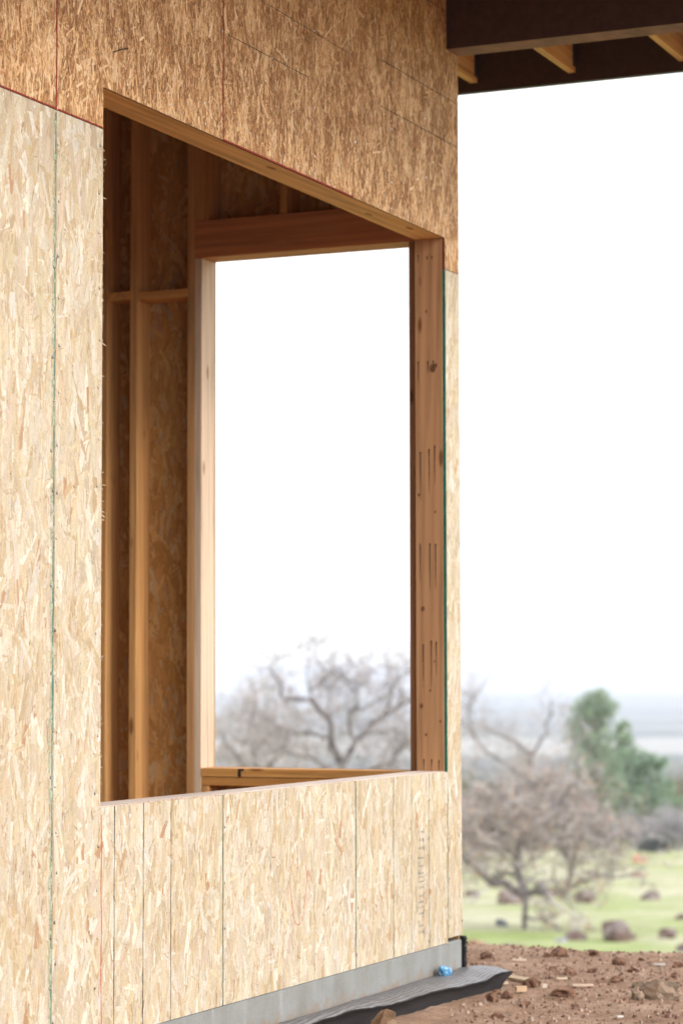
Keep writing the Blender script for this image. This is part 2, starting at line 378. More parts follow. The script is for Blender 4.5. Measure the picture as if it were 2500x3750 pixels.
def dot(mb, P, mats, u, z, rad, mat, d=0.0026):
    if mat not in mats: mats.append(mat)
    mb.face([P(u + rad * math.cos(t), z + rad * math.sin(t), d) for t in [k * math.pi / 4 for k in range(8)]], (1, 1, 1), mats.index(mat))
def nails(mb, P, mats, r, u, z0, z1, dark=True, step=0.155):
    z = z0 + r.uniform(0.03, 0.1)
    while z < z1:
        uu = u + r.gauss(0, 0.006)
        if dark:
            dot(mb, P, mats, uu, z, r.uniform(0.0035, 0.006), M['dent'], 0.0023)
            dot(mb, P, mats, uu + 0.001, z + 0.0015, 0.0022, M['nail'])
        else: dot(mb, P, mats, uu, z, r.uniform(0.0028, 0.0042), M['nail'])
        z += step * r.uniform(0.8, 1.2)

# ================================================================== THE HOUSE
house = link(bpy.data.objects.new('unfinished_house', None)); house.location = (0, 0, 0)
tag(house, 'unfinished timber framed house corner sheathed in strand board with large open window hole', 'house')
ZS, ZH, ZJ = 0.764, 3.195, 3.05           # sill, header underside, joint between the lower and upper sheets
WL, WR = -3.352, -0.181                   # window hole in the front sheets
G = 0.0014
def fray(mb, P, mats, r, u, z0, z1, n, side=1):
    for i in range(n):
        z = r.uniform(z0, z1); L = r.uniform(0.002, 0.011) * (1 if r.random() < .85 else 2.2); a = r.uniform(-0.9, 0.9); w_ = r.uniform(0.0008, 0.0022)
        c = PALE[r.randrange(5)]; k = r.uniform(.7, 1)
        p0 = P(u, z - w_, -0.004 * r.random()); p1 = P(u, z + w_, 0.001)
        m = P(u + side * L * .6 * math.cos(a), z + L * .6 * math.sin(a), 0.001 + L * .1); e = P(u + side * L * math.cos(a * .6), z + L * math.sin(a) + L * .2, 0.002 + L * .2)
        mb.face([p0, p1, m], tuple(x * k for x in c), 0); mb.face([p1, m, e], tuple(x * k for x in c), 0)
def frayh(mb, P, mats, r, z, u0, u1, n):
    for i in range(n):
        u = r.uniform(u0, u1); L = r.uniform(0.003, 0.012); a = r.uniform(-1, 1); w_ = r.uniform(0.001, 0.003); c = r.choice([(0.35, 0.18, 0.11), (0.6, 0.4, 0.28), (0.7, 0.52, 0.4)])
        mb.face([P(u - w_, z, 0.0005), P(u + w_, z, 0.0005), P(u + L * math.sin(a), z + L * math.cos(a), 0.002)], c, 0)
def green_smear(mb, P, mats, r, u, z0, z1, side):
    vline(mb, P, mats, r, u + side * 0.004, z0, z1, M['ink_green'], 0.007, 0.0006, 0.09, 0.0017)
    vline(mb, P, mats, r, u - .012, z0, z1, M['green_wash'], 0.022, 0.006, 0.13, 0.0019)
def d_left(mb, P, mats, r):
    green_smear(mb, P, mats, r, -3.664, 0, 3.04, -1); nails(mb, P, mats, r, -3.672, 0, 3.0)
    nails(mb, P, mats, r, -4.07, 0, 3.0)
    for u in (-3.992, -3.805): dot(mb, P, mats, u, 3.03, 0.004, M['nail'])
def d_corner(mb, P, mats, r):
    nails(mb, P, mats, r, -3.645, 0, 3.0); nails(mb, P, mats, r, -3.377, 0.1, 3.0, True, 0.16)
    fray(mb, P, mats, r, WL, ZS + .03, ZJ, 130)
    frayh(mb, P, mats, r, ZS, WL, -2.44, 170)
    vline(mb, P, mats, r, -3.254, 0, ZS, M['ink_dark']); vline(mb, P, mats, r, -3.05, 0, ZS, M['ink_dark']); vline(mb, P, mats, r, -2.847, 0, ZS, M['ink_dark'], 0.0035)
    pline(mb, P, mats, [(-3.346, 0.74), (-3.341, 0.62), (-3.345, 0.5), (-3.339, 0.38), (-3.344, 0.22), (-3.338, 0.06), (-3.336, 0)], M['ink_red'], 0.0045)
def d_mid(mb, P, mats, r):
    vline(mb, P, mats, r, -2.436, 0, ZS, M['ink_green'], 0.004); nails(mb, P, mats, r, -2.425, 0, ZS, True, 0.17)
    frayh(mb, P, mats, r, ZS, -2.44, -1.22, 90)
    vline(mb, P, mats, r, -2.03, 0, ZS, M['ink_pale'], 0.0016); vline(mb, P, mats, r, -1.63, 0, ZS, M['ink_pale'], 0.0016)
    loop = [(-1.78 + 0.075 * math.cos(t) * (1 + .15 * math.sin(3 * t)), 0.37 + 0.14 * math.sin(t)) for t in [2.2 + k * 0.28 for k in range(18)]]
    pline(mb, P, mats, loop, M['ink_red'], 0.0028)
    for u in (-2.0, -1.96, -1.9): vline(mb, P, mats, r, u, 0.68, 0.755, M['ink_stamp'], 0.006)
def d_right(mb, P, mats, r):
    vline(mb, P, mats, r, -1.216, 0, ZS, M['ink_green'], 0.005); nails(mb, P, mats, r, -1.21, 0, ZS, True, 0.17)
    vline(mb, P, mats, r, -0.813, 0, ZS, M['ink_dark'], 0.004); vline(mb, P, mats, r, -0.610, 0, ZS, M['ink_green'], 0.0025); vline(mb, P, mats, r, -0.406, 0, ZS, M['ink_dark'], 0.0035)
    nails(mb, P, mats, r, -0.81, 0, ZS, True, 0.2); nails(mb, P, mats, r, -0.41, 0, ZS, True, 0.2)
    # stamp of illegible grey characters running up the sheet
    if M['ink_stamp'] not in mats: mats.append(M['ink_stamp'])
    mi = mats.index(M['ink_stamp']); z = 0.06
    while z < 0.52:
        hgt = r.uniform(0.02, 0.035); q = r.random()
        for (a, b, c_, d_) in ([(-.535, -.47, 0, .008), (-.535, -.522, 0, hgt)], [(-.53, -.465, hgt * .4, hgt * .4 + .009), (-.478, -.465, 0, hgt)], [(-.535, -.47, 0, .008), (-.535, -.47, hgt - .008, hgt)])[int(q * 3)]:
            mb.face([P(a, z + c_, .0021), P(b, z + c_, .0021), P(b, z + d_, .0021), P(a, z + d_, .0021)], (1, 1, 1), mi)
        z += hgt + 0.008
def d_strip(mb, P, mats, r):
    vline(mb, P, mats, r, -0.176, 0.02, ZS, M['ink_green'], 0.0035); vline(mb, P, mats, r, -0.1775, ZS, ZJ, M['ink_green'], 0.006, 0.0005, 0.3, 0.0022)
    nails(mb, P, mats, r, -0.165, 0.02, ZS, True, 0.2); nails(mb, P, mats, r, -0.012, 0.02, ZJ, True, 0.3)
R_ = random.Random
strand_panel('sheathing_panel', [(-6.10, -4.88 - G, 0, ZJ - G)], 'pale', house, r=R_(1), density=3500)
strand_panel('sheathing_panel', [(-4.88, -3.66 - G, 0, ZJ - G)], 'pale', house, r=R_(2), deco=d_left, label='pale strand board sheet at the left edge of the photo with a green edge')
strand_panel('sheathing_panel', [(-3.66 + G, WL, 0, ZJ - G), (WL, -2.44 - G, 0, ZS)], 'pale', house, r=R_(3), deco=d_corner, label='pale L-shaped sheet left of and below the window hole with frayed cut edge')
strand_panel('sheathing_panel', [(-2.44 + G, -1.22 - G, 0, ZS)], 'pale', house, r=R_(4), deco=d_mid, label='pale sheet under the window with a faint red crayon loop')
strand_panel('sheathing_panel', [(-1.22 + G, -0.181, 0, ZS)], 'pale', house, r=R_(5), deco=d_right, label='pale sheet under the window with a grey vertical stamp')
strand_panel('sheathing_panel', [(-0.1785, 0.0, 0.02, ZJ - G)], 'pale', house, r=R_(6), deco=d_strip, label='narrow pale strip of board at the house corner')
TOP = 4.375
def d_u0(mb, P, mats, r):
    vline(mb, P, mats, r, -3.664, ZJ, TOP, M['ink_redseam'], 0.006); pline(mb, P, mats, [(-4.87, ZJ + .004), (-3.665, ZJ + .004)], M['ink_redseam'], .005); nails(mb, P, mats, r, -4.07, ZJ, TOP, False, 0.25)
def ulines(us, za=ZH):
    def f(mb, P, mats, r):
        for u in us: vline(mb, P, mats, r, u, za, TOP, M['ink_pale'], 0.002)
    return f
def d_u1(mb, P, mats, r):
    pline(mb, P, mats, [(-3.285, 3.33), (-3.23, 3.352), (-3.178, 3.368)], M['dent'], 0.004)
    for u, z in ((-3.244, 3.419), (-2.884, 3.277), (-2.87, 3.237), (-2.59, 3.224), (-3.185, 3.24), (-2.596, 3.30)): dot(mb, P, mats, u, z, 0.0042, M['nail'])
    nails(mb, P, mats, r, -2.452, ZH, TOP, False, 0.3); pline(mb, P, mats, [(-3.655, ZJ + .004), (WL - .004, ZJ + .004)], M['ink_redseam'], .005)
    pline(mb, P, mats, [(-2.447, TOP), (-2.444, 3.55), (-2.446, 3.38), (-2.442, ZH)], M['ink_redseam'], 0.008)
    if M['ink_red'] not in mats: mats.append(M['ink_red'])
def d_u2(mb, P, mats, r):
    for u, z in ((-1.619, 3.491), (-1.619, 3.292), (-1.623, 3.222), (-1.776, 3.221), (-1.913, 3.218), (-1.461, 3.222), (-1.829, 3.433), (-1.621, 3.806), (-2.017, 3.603), (-2.275, 3.223)): dot(mb, P, mats, u, z, 0.0042, M['nail'])
    ulines((-2.021, -1.823, -1.619))(mb, P, mats, r)
    pline(mb, P, mats, [(-2.413, 3.602), (-1.677, 3.603)], M['pencil'], 0.0032); pline(mb, P, mats, [(-2.119, 3.806), (-1.24, 3.795)], M['pencil'], 0.0032)
    pline(mb, P, mats, [(-2.438, ZH + .0015), (-1.225, ZH + .0015)], M['ink_redseam'], 0.006)
def d_u3(mb, P, mats, r):
    for u, z in ((-1.20, 3.435), (-0.808, 3.57), (-0.81, 3.334), (-0.811, 3.22), (-0.625, 3.217), (-0.411, 3.7), (-0.406, 3.432), (-0.302, 3.22), (-0.160, 3.066), (-0.02, 3.08), (-0.41, 3.9), (-0.81, 3.93)): dot(mb, P, mats, u, z, 0.0045, M['nail'])
    ulines((-0.812, -0.61, -0.406))(mb, P, mats, r)
    for z in (3.6455, 3.8485): pline(mb, P, mats, [(-0.93, z), (-0.008, z)], M['pencil'], 0.0038)
    pline(mb, P, mats, [(-0.40, 4.25), (-0.155, 4.252)], M['pencil'], 0.0035)
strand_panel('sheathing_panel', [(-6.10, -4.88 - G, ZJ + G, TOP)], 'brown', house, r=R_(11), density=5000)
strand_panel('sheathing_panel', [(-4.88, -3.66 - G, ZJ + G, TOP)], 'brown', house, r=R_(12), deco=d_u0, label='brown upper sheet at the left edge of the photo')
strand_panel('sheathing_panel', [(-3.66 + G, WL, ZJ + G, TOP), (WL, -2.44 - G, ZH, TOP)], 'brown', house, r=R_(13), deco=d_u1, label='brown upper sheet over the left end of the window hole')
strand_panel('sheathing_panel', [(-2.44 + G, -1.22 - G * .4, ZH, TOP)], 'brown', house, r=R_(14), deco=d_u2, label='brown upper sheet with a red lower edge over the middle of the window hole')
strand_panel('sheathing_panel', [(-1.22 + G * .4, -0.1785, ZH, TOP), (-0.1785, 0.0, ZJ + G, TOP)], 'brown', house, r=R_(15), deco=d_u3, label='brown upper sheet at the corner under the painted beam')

Y0, Y1 = 0.0125, 0.148                    # depth of the front wall framing
# front wall framing
lumber('header', (WL - .04, Y0, ZH), (-0.179, Y1, ZH + .285), M['fir'], house, tint=(1.08, 0.98, 0.95))
lumber('sill_plate', (WL + .001, Y0 + .0, ZS - .039), (-0.1795, Y1, ZS + .002), M['pale_and_lit'], house, tint=(1, 1, 1))
def stains(mb):
    for (y, z, k) in [(.060, 2.597, .015), (.045, 2.61, .008), (.112, 1.50, .009), (.078, 1.13, .005), (.122, 1.06, .009), (.058, 1.26, .004), (.100, .93, .006), (.030, .99, .005), (.09, 2.86, .006), (.05, 1.94, .005), (.13, 2.02, .006)]:
        mb.face([(-.1809, y + k * math.cos(t), z + k * 1.35 * math.sin(t)) for t in [q * math.pi / 5 for q in range(10)]], (1, 1, 1), 2)
    for (y, z, L) in [(.130, 2.627, .09), (.083, 2.627, .05), (.056, 2.628, .05), (.121, 2.212, .22), (.079, 2.224, .19), (.051, 2.239, .17), (.124, 1.794, .17), (.077, 1.793, .21),
                      (.049, 1.790, .20), (.111, 1.334, .19), (.072, 1.351, .21), (.048, 1.347, .15), (.110, .815, .05), (.073, .815, .05), (.038, .812, .045), (.128, 3.12, .035), (.085, 3.11, .012), (.062, 3.11, .012)]:
        x = -0.1812; n = 6
        mb.face([(x, y + .004 * math.cos(t), z + .005 * math.sin(t)) for t in [k * math.pi / 3 for k in range(6)]], (1, 1, 1), 1)
        for k in range(n):
            za, zb = z - L * k / n, z - L * (k + 1) / n; wa, wb = .0022 * (1 - k / n * .6), .0022 * (1 - (k + 1) / n * .75)
            mb.face([(x, y - wa, za), (x, y + wa, za), (x, y + wb, zb), (x, y - wb, zb)], (1, 1, 1), 1)
lumber('trimmer_stud', (-0.1795, Y0, .04), (-0.141, Y1, ZH - .001), M['redfir'], house, tint=(1.0, 1.0, 1.0), extra=stains, mats=[M['redfir'], M['rust'], M['knot']])
lumber('king_stud', (-0.140, Y0, .04), (-0.102, Y1, 4.25), M['fir'], house)
for x in (WL - .001, WL - .040): lumber('trimmer_stud', (x - .038, Y0, .04), (x, Y1, ZH - .001), M['fir'], house)
for x in (-3.74, -4.15, -4.56, -4.97, -5.38, -5.79): lumber('stud', (x, Y0, .04), (x + .038, Y1, 4.25), M['fir'], house)
for x in (-2.84, -2.44, -2.03, -1.62, -1.22, -0.81, -0.41):
    lumber('cripple_stud', (x, Y0, .04), (x + .038, Y1, ZS - .04), M['fir'], house)
    lumber('cripple_stud', (x, Y0, ZH + .287), (x + .038, Y1, 4.25), M['fir'], house)
lumber('bottom_plate', (-6.1, Y0, .001), (-0.153, Y1, .039), M['fir'], house)
lumber('top_plate', (-6.1, Y0, 4.252), (-0.153, Y1, 4.29), M['fir'], house)

# gable wall (end wall), inner face of studs x = -0.150, outer face x = 0
XI, XO = -0.150, -0.0125; EY = 6.0
WY0, WY1 = 0.190, 1.256                   # window hole in the end wall
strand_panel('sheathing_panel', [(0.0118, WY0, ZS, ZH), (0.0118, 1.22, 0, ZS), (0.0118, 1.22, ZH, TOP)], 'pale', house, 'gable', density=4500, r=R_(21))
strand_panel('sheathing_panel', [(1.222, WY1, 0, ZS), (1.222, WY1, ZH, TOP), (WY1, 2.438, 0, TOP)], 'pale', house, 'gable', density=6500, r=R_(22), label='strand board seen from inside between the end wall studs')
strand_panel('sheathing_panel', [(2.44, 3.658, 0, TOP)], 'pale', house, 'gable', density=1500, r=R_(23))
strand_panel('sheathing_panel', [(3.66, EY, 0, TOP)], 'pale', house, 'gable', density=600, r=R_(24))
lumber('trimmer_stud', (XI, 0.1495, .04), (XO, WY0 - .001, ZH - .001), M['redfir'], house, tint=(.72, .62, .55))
lumber('trimmer_stud', (XI, WY1, .04), (XO, 1.294, ZH - .002), M['pale_and_lit'], house, tint=(1.0, .89, .76))  # paler than the other studs: window light on the reveal put into the colour
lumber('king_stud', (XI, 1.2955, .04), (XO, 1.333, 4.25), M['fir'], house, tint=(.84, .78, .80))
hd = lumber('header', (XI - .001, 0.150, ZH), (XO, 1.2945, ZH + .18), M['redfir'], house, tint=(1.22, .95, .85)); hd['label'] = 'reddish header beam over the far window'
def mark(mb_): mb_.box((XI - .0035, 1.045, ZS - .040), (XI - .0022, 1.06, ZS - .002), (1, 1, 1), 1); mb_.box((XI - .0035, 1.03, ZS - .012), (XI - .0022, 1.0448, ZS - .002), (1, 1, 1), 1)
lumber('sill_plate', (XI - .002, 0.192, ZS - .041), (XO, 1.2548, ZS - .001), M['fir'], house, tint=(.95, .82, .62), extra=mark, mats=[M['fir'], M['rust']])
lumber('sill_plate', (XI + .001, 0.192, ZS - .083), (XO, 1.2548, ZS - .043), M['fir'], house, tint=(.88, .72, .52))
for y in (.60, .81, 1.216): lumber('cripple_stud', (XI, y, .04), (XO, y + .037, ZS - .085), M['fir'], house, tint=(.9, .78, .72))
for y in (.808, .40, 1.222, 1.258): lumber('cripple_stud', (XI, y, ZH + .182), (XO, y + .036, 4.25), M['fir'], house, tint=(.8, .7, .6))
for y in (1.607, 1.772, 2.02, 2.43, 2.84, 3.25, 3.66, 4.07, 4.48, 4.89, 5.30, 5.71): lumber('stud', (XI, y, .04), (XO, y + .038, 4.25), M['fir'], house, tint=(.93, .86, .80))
lumber('blocking', (XI, 1.334, 3.013), (XO, 1.606, 3.052), M['fir'], house, tint=(1.0, .85, .68)); lumber('blocking', (XI, 1.646, 3.021), (XO, 1.771, 3.060), M['fir'], house, tint=(1.0, .85, .68))
lumber('blocking', (XI, 1.811, 3.013), (XO, 2.019, 3.052), M['fir'], house)
lumber('bottom_plate', (XI, .15, .001), (XO, EY, .039), M['fir'], house); lumber('top_plate', (XI, .15, 4.252), (XO, EY, 4.29), M['fir'], house)
# back and left walls, slab, ceiling joists
strand_panel('sheathing_panel', [(-6.1, 0.0, 0, TOP)], 'pale', house, r=R_(31), density=60, y0=EY)
mb = MB(); mb.box((-6.112, 0.0, 0), (-6.1005, EY, TOP), (.5, .36, .23)); mb.build('sheathing_panel', M['osb'], house)
mb = MB(); mb.box((-6.10, 0.001, -0.45), (0.0, EY, -0.001), bev=.006); fd = mb.build('foundation', M['concrete'], house)
for i in range(10): lumber('ceiling_joist', (-5.9 + i * .61, .15, 4.10), (-5.862 + i * .61, EY, 4.25), M['fir'], house)
mb = MB(); mb.box((-6.09, .16, .0005), (-.16, EY - .01, .019), (.50, .36, .22)); mb.build('subfloor', M['osb'], house)
# roof: deck, painted beam, fascia, lookouts
lumber('roof_deck', (-6.9, -1.45, TOP + .003), (.84, EY + .8, TOP + .022), M['fir'], house, tint=(.7, .6, .5))
BZ = 4.077
def beam(name, a, b):
    m_ = MB(); m_.box(a, b, mis=[1, 0, 0, 0, 0, 0]); return m_.build(name, [M['paint_brown'], M['paint_bottom']], house)
bm_ = beam('roof_beam', (-.147, -1.40, BZ), (-.001, -.002, TOP)); bm_['label'] = 'dark brown painted beam running out from the corner'
be = beam('roof_beam', (-6.0, -1.40, BZ), (-5.85, -.002, TOP))
mb = MB(); mb.box((.80, -1.45, 4.105), (.838, EY + .8, TOP + .0015), bev=.002); fa = mb.build('fascia', [M['paint_brown']], house)
mb = MB(); mb.box((-6.9, -1.488, 4.105), (.838, -1.451, TOP + .0015), bev=.002); mb.build('fascia', [M['paint_brown']], house)
for y in (-1.415, -.875, -.313, .200, .76, 1.32, 1.88, 2.44, 3.0):
    x0 = .0005 if y < 0.2 else .0015
    lk = lumber('lookout', (x0, y, 4.150), (.7985, y + .038, TOP + .001), M['fir'], house, tint=(.92, .86, .90))
    mb = MB(); mb.box((.755, y - .003, 4.175), (.7975, y - .0003, 4.34)); hg = mb.build('joist_hanger', M['steel'], lk)
# dimpled black membrane around the end wall footing
mb = MB(); r = R_(5)
n = 60
for k in range(n):
    za, zb = .012 - k / n * .15, .012 - (k + 1) / n * .15
    xa = .028 + r.uniform(-.006, .009); 
    mb.box((.001, -.012 + r.uniform(-.004, .004), zb), (xa, 1.6, za), bev=0)
mb.box((.001, 1.6, -.3), (.02, EY, .012)); mb.build('foundation_membrane', mat_plain('black_membrane', (.008, .008, .009), .6, 60, .5), house)

# ================================================================== GROUND
fH = Vector((cf.x, cf.y)).normalized(); rH = Vector((fH.y, -fH.x))   # axes of the terrain grid: down the slope, along the slope
CW = (Vector((0, 0)) - Vector((CAM.x, CAM.y))).dot(fH); CL = (Vector((0, 0)) - Vector((CAM.x, CAM.y))).dot(rH)
def to_xy(w_, l_): return (CAM.x + fH.x * w_ + rH.x * l_, CAM.y + fH.y * w_ + rH.y * l_)
def fbm(x, y, oct=4, seed=0.0):
    s = 0; a = 1; t = 0
    for o in range(oct):
        s += a * mnoise.noise(Vector((x * 2 ** o + seed, y * 2 ** o - seed, seed * 1.7 + o))); t += a; a *= .55
    return s / t
PROF_W = [14.0, 16.0, 30, 50, 65, 80, 120, 180, 260, 400, 600, 1000, 1400]
PROF_Z = [-.50, -.95, -2.7, -4.75, -5.55, -6.3, -7.55, -9.6, -11.8, -24, -42, -88, -90]
def edge_w(l_):
    e = 12.9 - .53 * (max(min(l_, 2.6), -9) - .65)
    return e + .10 * fbm(l_ * 1.3, 0, 3, 4.)
def ground_z(w_, l_, fine=True):
    e = edge_w(l_)
    if w_ <= e + .25:
        z = -.2
        if w_ > e: z -= .3 * ((w_ - e)) ** 1.3
    else:
        if w_ < 18:
            t = (w_ - e - .25) / (18 - e - .25); z = -.25 + t * (-1.2 + .25)
            z = z - .1 * math.sin(math.pi * t)
        else: z = float(np.interp(w_, [18] + PROF_W[2:], [-1.2] + PROF_Z[2:]))
    if 5 < w_ < 17 and -1 < l_ < 6 and fine:
        z += .012 * fbm(w_ * 1.6, l_ * 1.6, 3, 1.) + .006 * fbm(w_ * 7, l_ * 7, 4, 2.)
        z += .008 * max(0, mnoise.noise(Vector((w_ * 16, l_ * 16, 5.)))) + .004 * mnoise.noise(Vector((w_ * 35, l_ * 35, 8.)))
    if w_ > 20: z += min(1, (w_ - 20) / 20) * .16 * fbm(w_ * .12, l_ * .12, 3, 3.) * (1 if w_ < 1500 else 0)
    if w_ > 300 and w_ < 1400: z += 6 * fbm(w_ * .004, l_ * .004, 3, 6.) * min(1, (w_ - 300) / 300) * min(1, (1400 - w_) / 300)
    return z
ws = list(np.arange(-60, 4, 4.)) + list(np.arange(4, 9.0, .5)) + list(np.arange(9.0, 13.6, .022)) + list(np.arange(13.6, 20, .3)) + list(20 * 1.035 ** np.arange(0, 186))
ls_p = list(np.arange(-.6, 2.6, .024)); q = 2.6; ls = []
while q < 9000: ls.append(q); q = q * 1.09 + .02
ls_n = []; q = .6
while q < 9000: ls_n.append(-q); q = q * 1.09 + .05
LS = sorted(ls_n[1:]) + ls_p + ls
ws = [x for x in ws if x < 11500]
verts = []; dirt = []; far = []
for w_ in ws:
    for l_ in LS:
        xx, yy = w_ - CW, l_ - CL
        verts.append((xx, yy, ground_z(w_, l_)))
        dirt.append(max(0., min(1., (edge_w(l_) + .15 - w_) / .2 + .5 + .6 * mnoise.noise(Vector((w_ * 4, l_ * 4, 0)))))); far.append(max(0., min(1., (w_ - 500) / 500)))
nl = len(LS); faces = [(i * nl + j, (i + 1) * nl + j, (i + 1) * nl + j + 1, i * nl + j + 1) for i in range(len(ws) - 1) for j in range(nl - 1)]
me = bpy.data.meshes.new('ground'); me.from_pydata(verts, [], faces); me.polygons.foreach_set('use_smooth', [True] * len(faces))
for nm, arr in (('dirt', dirt), ('far', far)):
    a_ = me.attributes.new(nm, 'FLOAT', 'POINT'); a_.data.foreach_set('value', arr)
me.materials.append(M['ground']); go = link(bpy.data.objects.new('ground', me)); go.rotation_euler[2] = math.atan2(fH.y, fH.x)
# grid columns run along rH, which is -90 degrees from fH
for v in me.vertices: v.co.y = -v.co.y
me.flip_normals(); me.update()
tag(go, 'brown dirt building pad dropping to a pale green meadow and the valley plain beyond', None, None, 'structure')
def at_xy(x, y):
    d = Vector((x - CAM.x, y - CAM.y)); return ground_z(d.dot(fH), d.dot(rH))

# ================================================================== STONES, CLODS, SCRAPS
import bmesh
def rock_mesh(name, seed, cols, sub=3, flat=.7, rough=.35, ang=.12):
    r = R_(seed); bm = bmesh.new(); bmesh.ops.create_icosphere(bm, subdivisions=sub, radius=.5)
    sx, sy, sz = r.uniform(.85, 1.15), r.uniform(.6, .9), flat * r.uniform(.85, 1.1); o = Vector((seed * 3.1, seed, 0))
    planes = [(Vector((r.gauss(0, 1), r.gauss(0, 1), r.gauss(0, .8))).normalized(), r.uniform(.24, .38)) for _ in range(8)]
    for v in bm.verts:
        p = v.co.copy()
        for nn, dd in planes:
            k = p.dot(nn)
            if k > dd: p -= nn * (k - dd) * .97
        p *= 1 + ang * mnoise.noise(p * 5 + o) + ang * .5 * mnoise.noise(p * 13 + o)
        v.co = Vector((p.x * sx, p.y * sy, max(p.z * sz, -.22)))
    me = bpy.data.meshes.new(name); bm.to_mesh(me); bm.free()
    at = me.attributes.new('tint', 'FLOAT_COLOR', 'FACE'); cc = []
    for f in me.polygons:
        k = .85 + .4 * mnoise.noise(f.center * 4 + o); c = cols[0] if mnoise.noise(f.center * 2.5 + o) < .1 else cols[-1]; cc += [c[0] * k, c[1] * k, c[2] * k, 1]
    at.data.foreach_set('color', cc); return me
BAS = [(.17, .115, .10), (.25, .20, .19)]
# (downslope w, along-slope l, width, height factor, colour, label)
rocks = [
 (60.0, 6.62, .80, .75, BAS, 'largest brown boulder in the meadow, just above the dirt edge'),
 (60.5, 5.70, .42, .6, BAS, 'small brown rock left of the largest boulder'),
 (61.0, 8.02, .62, .5, BAS, 'long flat brown rock at the right edge of the photo, right of the largest boulder'),
 (55.5, 3.80, .62, .5, [(.24, .16, .14), (.33, .26, .24)], 'wide low reddish rock at the dirt edge beside the house corner'),
 (60.0, 5.25, .36, .4, [(.33, .33, .34), (.42, .42, .44)], 'pale grey flat stone in the bright green grass right of the tree foot'),
 (81.0, 8.02, .58, 1.35, BAS, 'upright leaning dark brown rock in the middle of the meadow'),
 (83.0, 10.4, .70, .45, BAS, 'flat brown rock in the meadow, right of the upright leaning rock'),
 (80.0, 5.42, .72, .7, BAS, 'brown boulder behind the low fork of the oak'),
 (66.5, 4.25, .34, .6, [(.15, .16, .19), (.24, .25, .29)], 'small bluish grey rock in the grass left of the oak trunk'),
 (110.0, 13.2, .85, .5, [(.55, .26, .17), (.60, .32, .22)], 'orange rock at the foot of the grey brush'),
 (97.0, 11.6, .5, .4, [(.42, .26, .19), (.45, .30, .24)], 'pale orange low rock in the meadow below the orange rock'),
 (98.0, 9.9, .5, .5, BAS, 'small brown rock just under the grey brush'),
 (55.0, 2.95, .50, .6, [(.32, .17, .12), (.38, .25, .2)], 'reddish rock at the dirt edge touching the house corner in the photo'),
 (85.0, 4.45, .45, .6, BAS, 'brown rock in the meadow right beside the house corner'),
 (60.5, 6.95, .35, .6, BAS, 'small rock half hidden right behind the largest boulder'),
 (55.3, 7.75, .45, .5, BAS, 'dark rock at the dirt edge near the right border'),
 (71.0, 9.75, .35, .5, BAS, 'small rock at the right border above the long flat rock'),
 (103.0, 4.9, .5, .5, [(.30, .32, .30), (.36, .38, .36)], 'greyish rock high in the meadow next to the house corner'),
]
for i, (w_, l_, wd, hf, cols, lab) in enumerate(rocks):
    me = rock_mesh('rock', 40 + i, cols, 3, 1.0); me.materials.append(M['stone'])
    o = link(bpy.data.objects.new('rock', me)); x, y = to_xy(w_, l_)
    o.location = (x, y, ground_z(w_, l_) + wd * hf * .12); wd *= 1.5; o.scale = (wd, wd, wd * hf * 1.15); o.rotation_euler = (0, 0, i * 1.7)
    tag(o, lab, 'rock', 'rocks lying in the meadow')
CL1 = [(.17, .088, .055), (.24, .135, .09)]; CL2 = [(.24, .17, .12), (.32, .23, .165)]
clods = [(1.166, -.069, .11, 'flat dark clod near the far dirt edge'), (1.087, -.034, .05, 'small dark clod touching the left end of the flat dark clod'), (.959, -.436, .09, 'dark brown clod, farthest of the big ones on the right'),
 (.721, -.585, .065, 'blocky dark clod in the middle of the dirt on the right'), (.328, -.637, .065, 'round clod below the blocky dark clod'), (.922, -.752, .06, 'dark clod at the right border of the dirt'),
 (.617, -.42, .06, 'reddish low clod in the middle of the dirt'), (.487, -.347, .085, 'low dark clod left of the reddish low clod'), (.646, -.21, .055, 'brown clod near the mat tip, beyond the wood shim'),
 (.134, -.814, .09, 'wide tan clod near the right side of the dirt'), (-.175, -.985, .165, 'largest tan clod at the right of the dirt'), (-.238, -.894, .085, 'reddish brown clod left of the largest tan clod'),
 (-.249, -.573, .10, 'dark flat clod in front of the long wood stick'), (-.011, -.343, .09, 'brown clod right of the bright wood offcut'), (-.524, -.332, .08, 'pyramid shaped clod in front of the mat'),
 (-.613, -.519, .055, 'small upright clod at the bottom, right of the pyramid shaped clod'), (.553, -.841, .05, 'small clod at the right border below the dark clod'), (1.124, -.502, .04, 'tiny reddish clod near the far dirt edge on the right'),
 (1.262, -.219, .07, 'rounded clod right on the far dirt edge'), (-.591, -.737, .035, 'tiny dark clod near the bottom edge'), (-.973, -.532, .05, 'small reddish clod at the bottom left of the dirt'),
 (.897, .218, .07, 'reddish clod just right of the house corner'), (-.40, -.36, .07, 'clod resting against the front of the mat tip'), (-.30, -.28, .05, 'small clod under the lifted mat tip'), (.21, -.10, .09, 'dark soil lump at the foot of the black membrane')]
for i, (x, y, sz, lab) in enumerate(clods):
    me = rock_mesh('dirt_clod', 100 + i, CL2 if 'tan' in lab else CL1, 3, .8, ang=.28); me.materials.append(M['clod'])
    o = link(bpy.data.objects.new('dirt_clod', me)); o.scale = (sz * 1.15, sz * 1.15, sz * .85); o.rotation_euler = (0, 0, i * 2.3)
    o.location = (x, y, at_xy(x, y) + sz * .12); tag(o, lab, 'clod', 'clods of earth on the building pad')
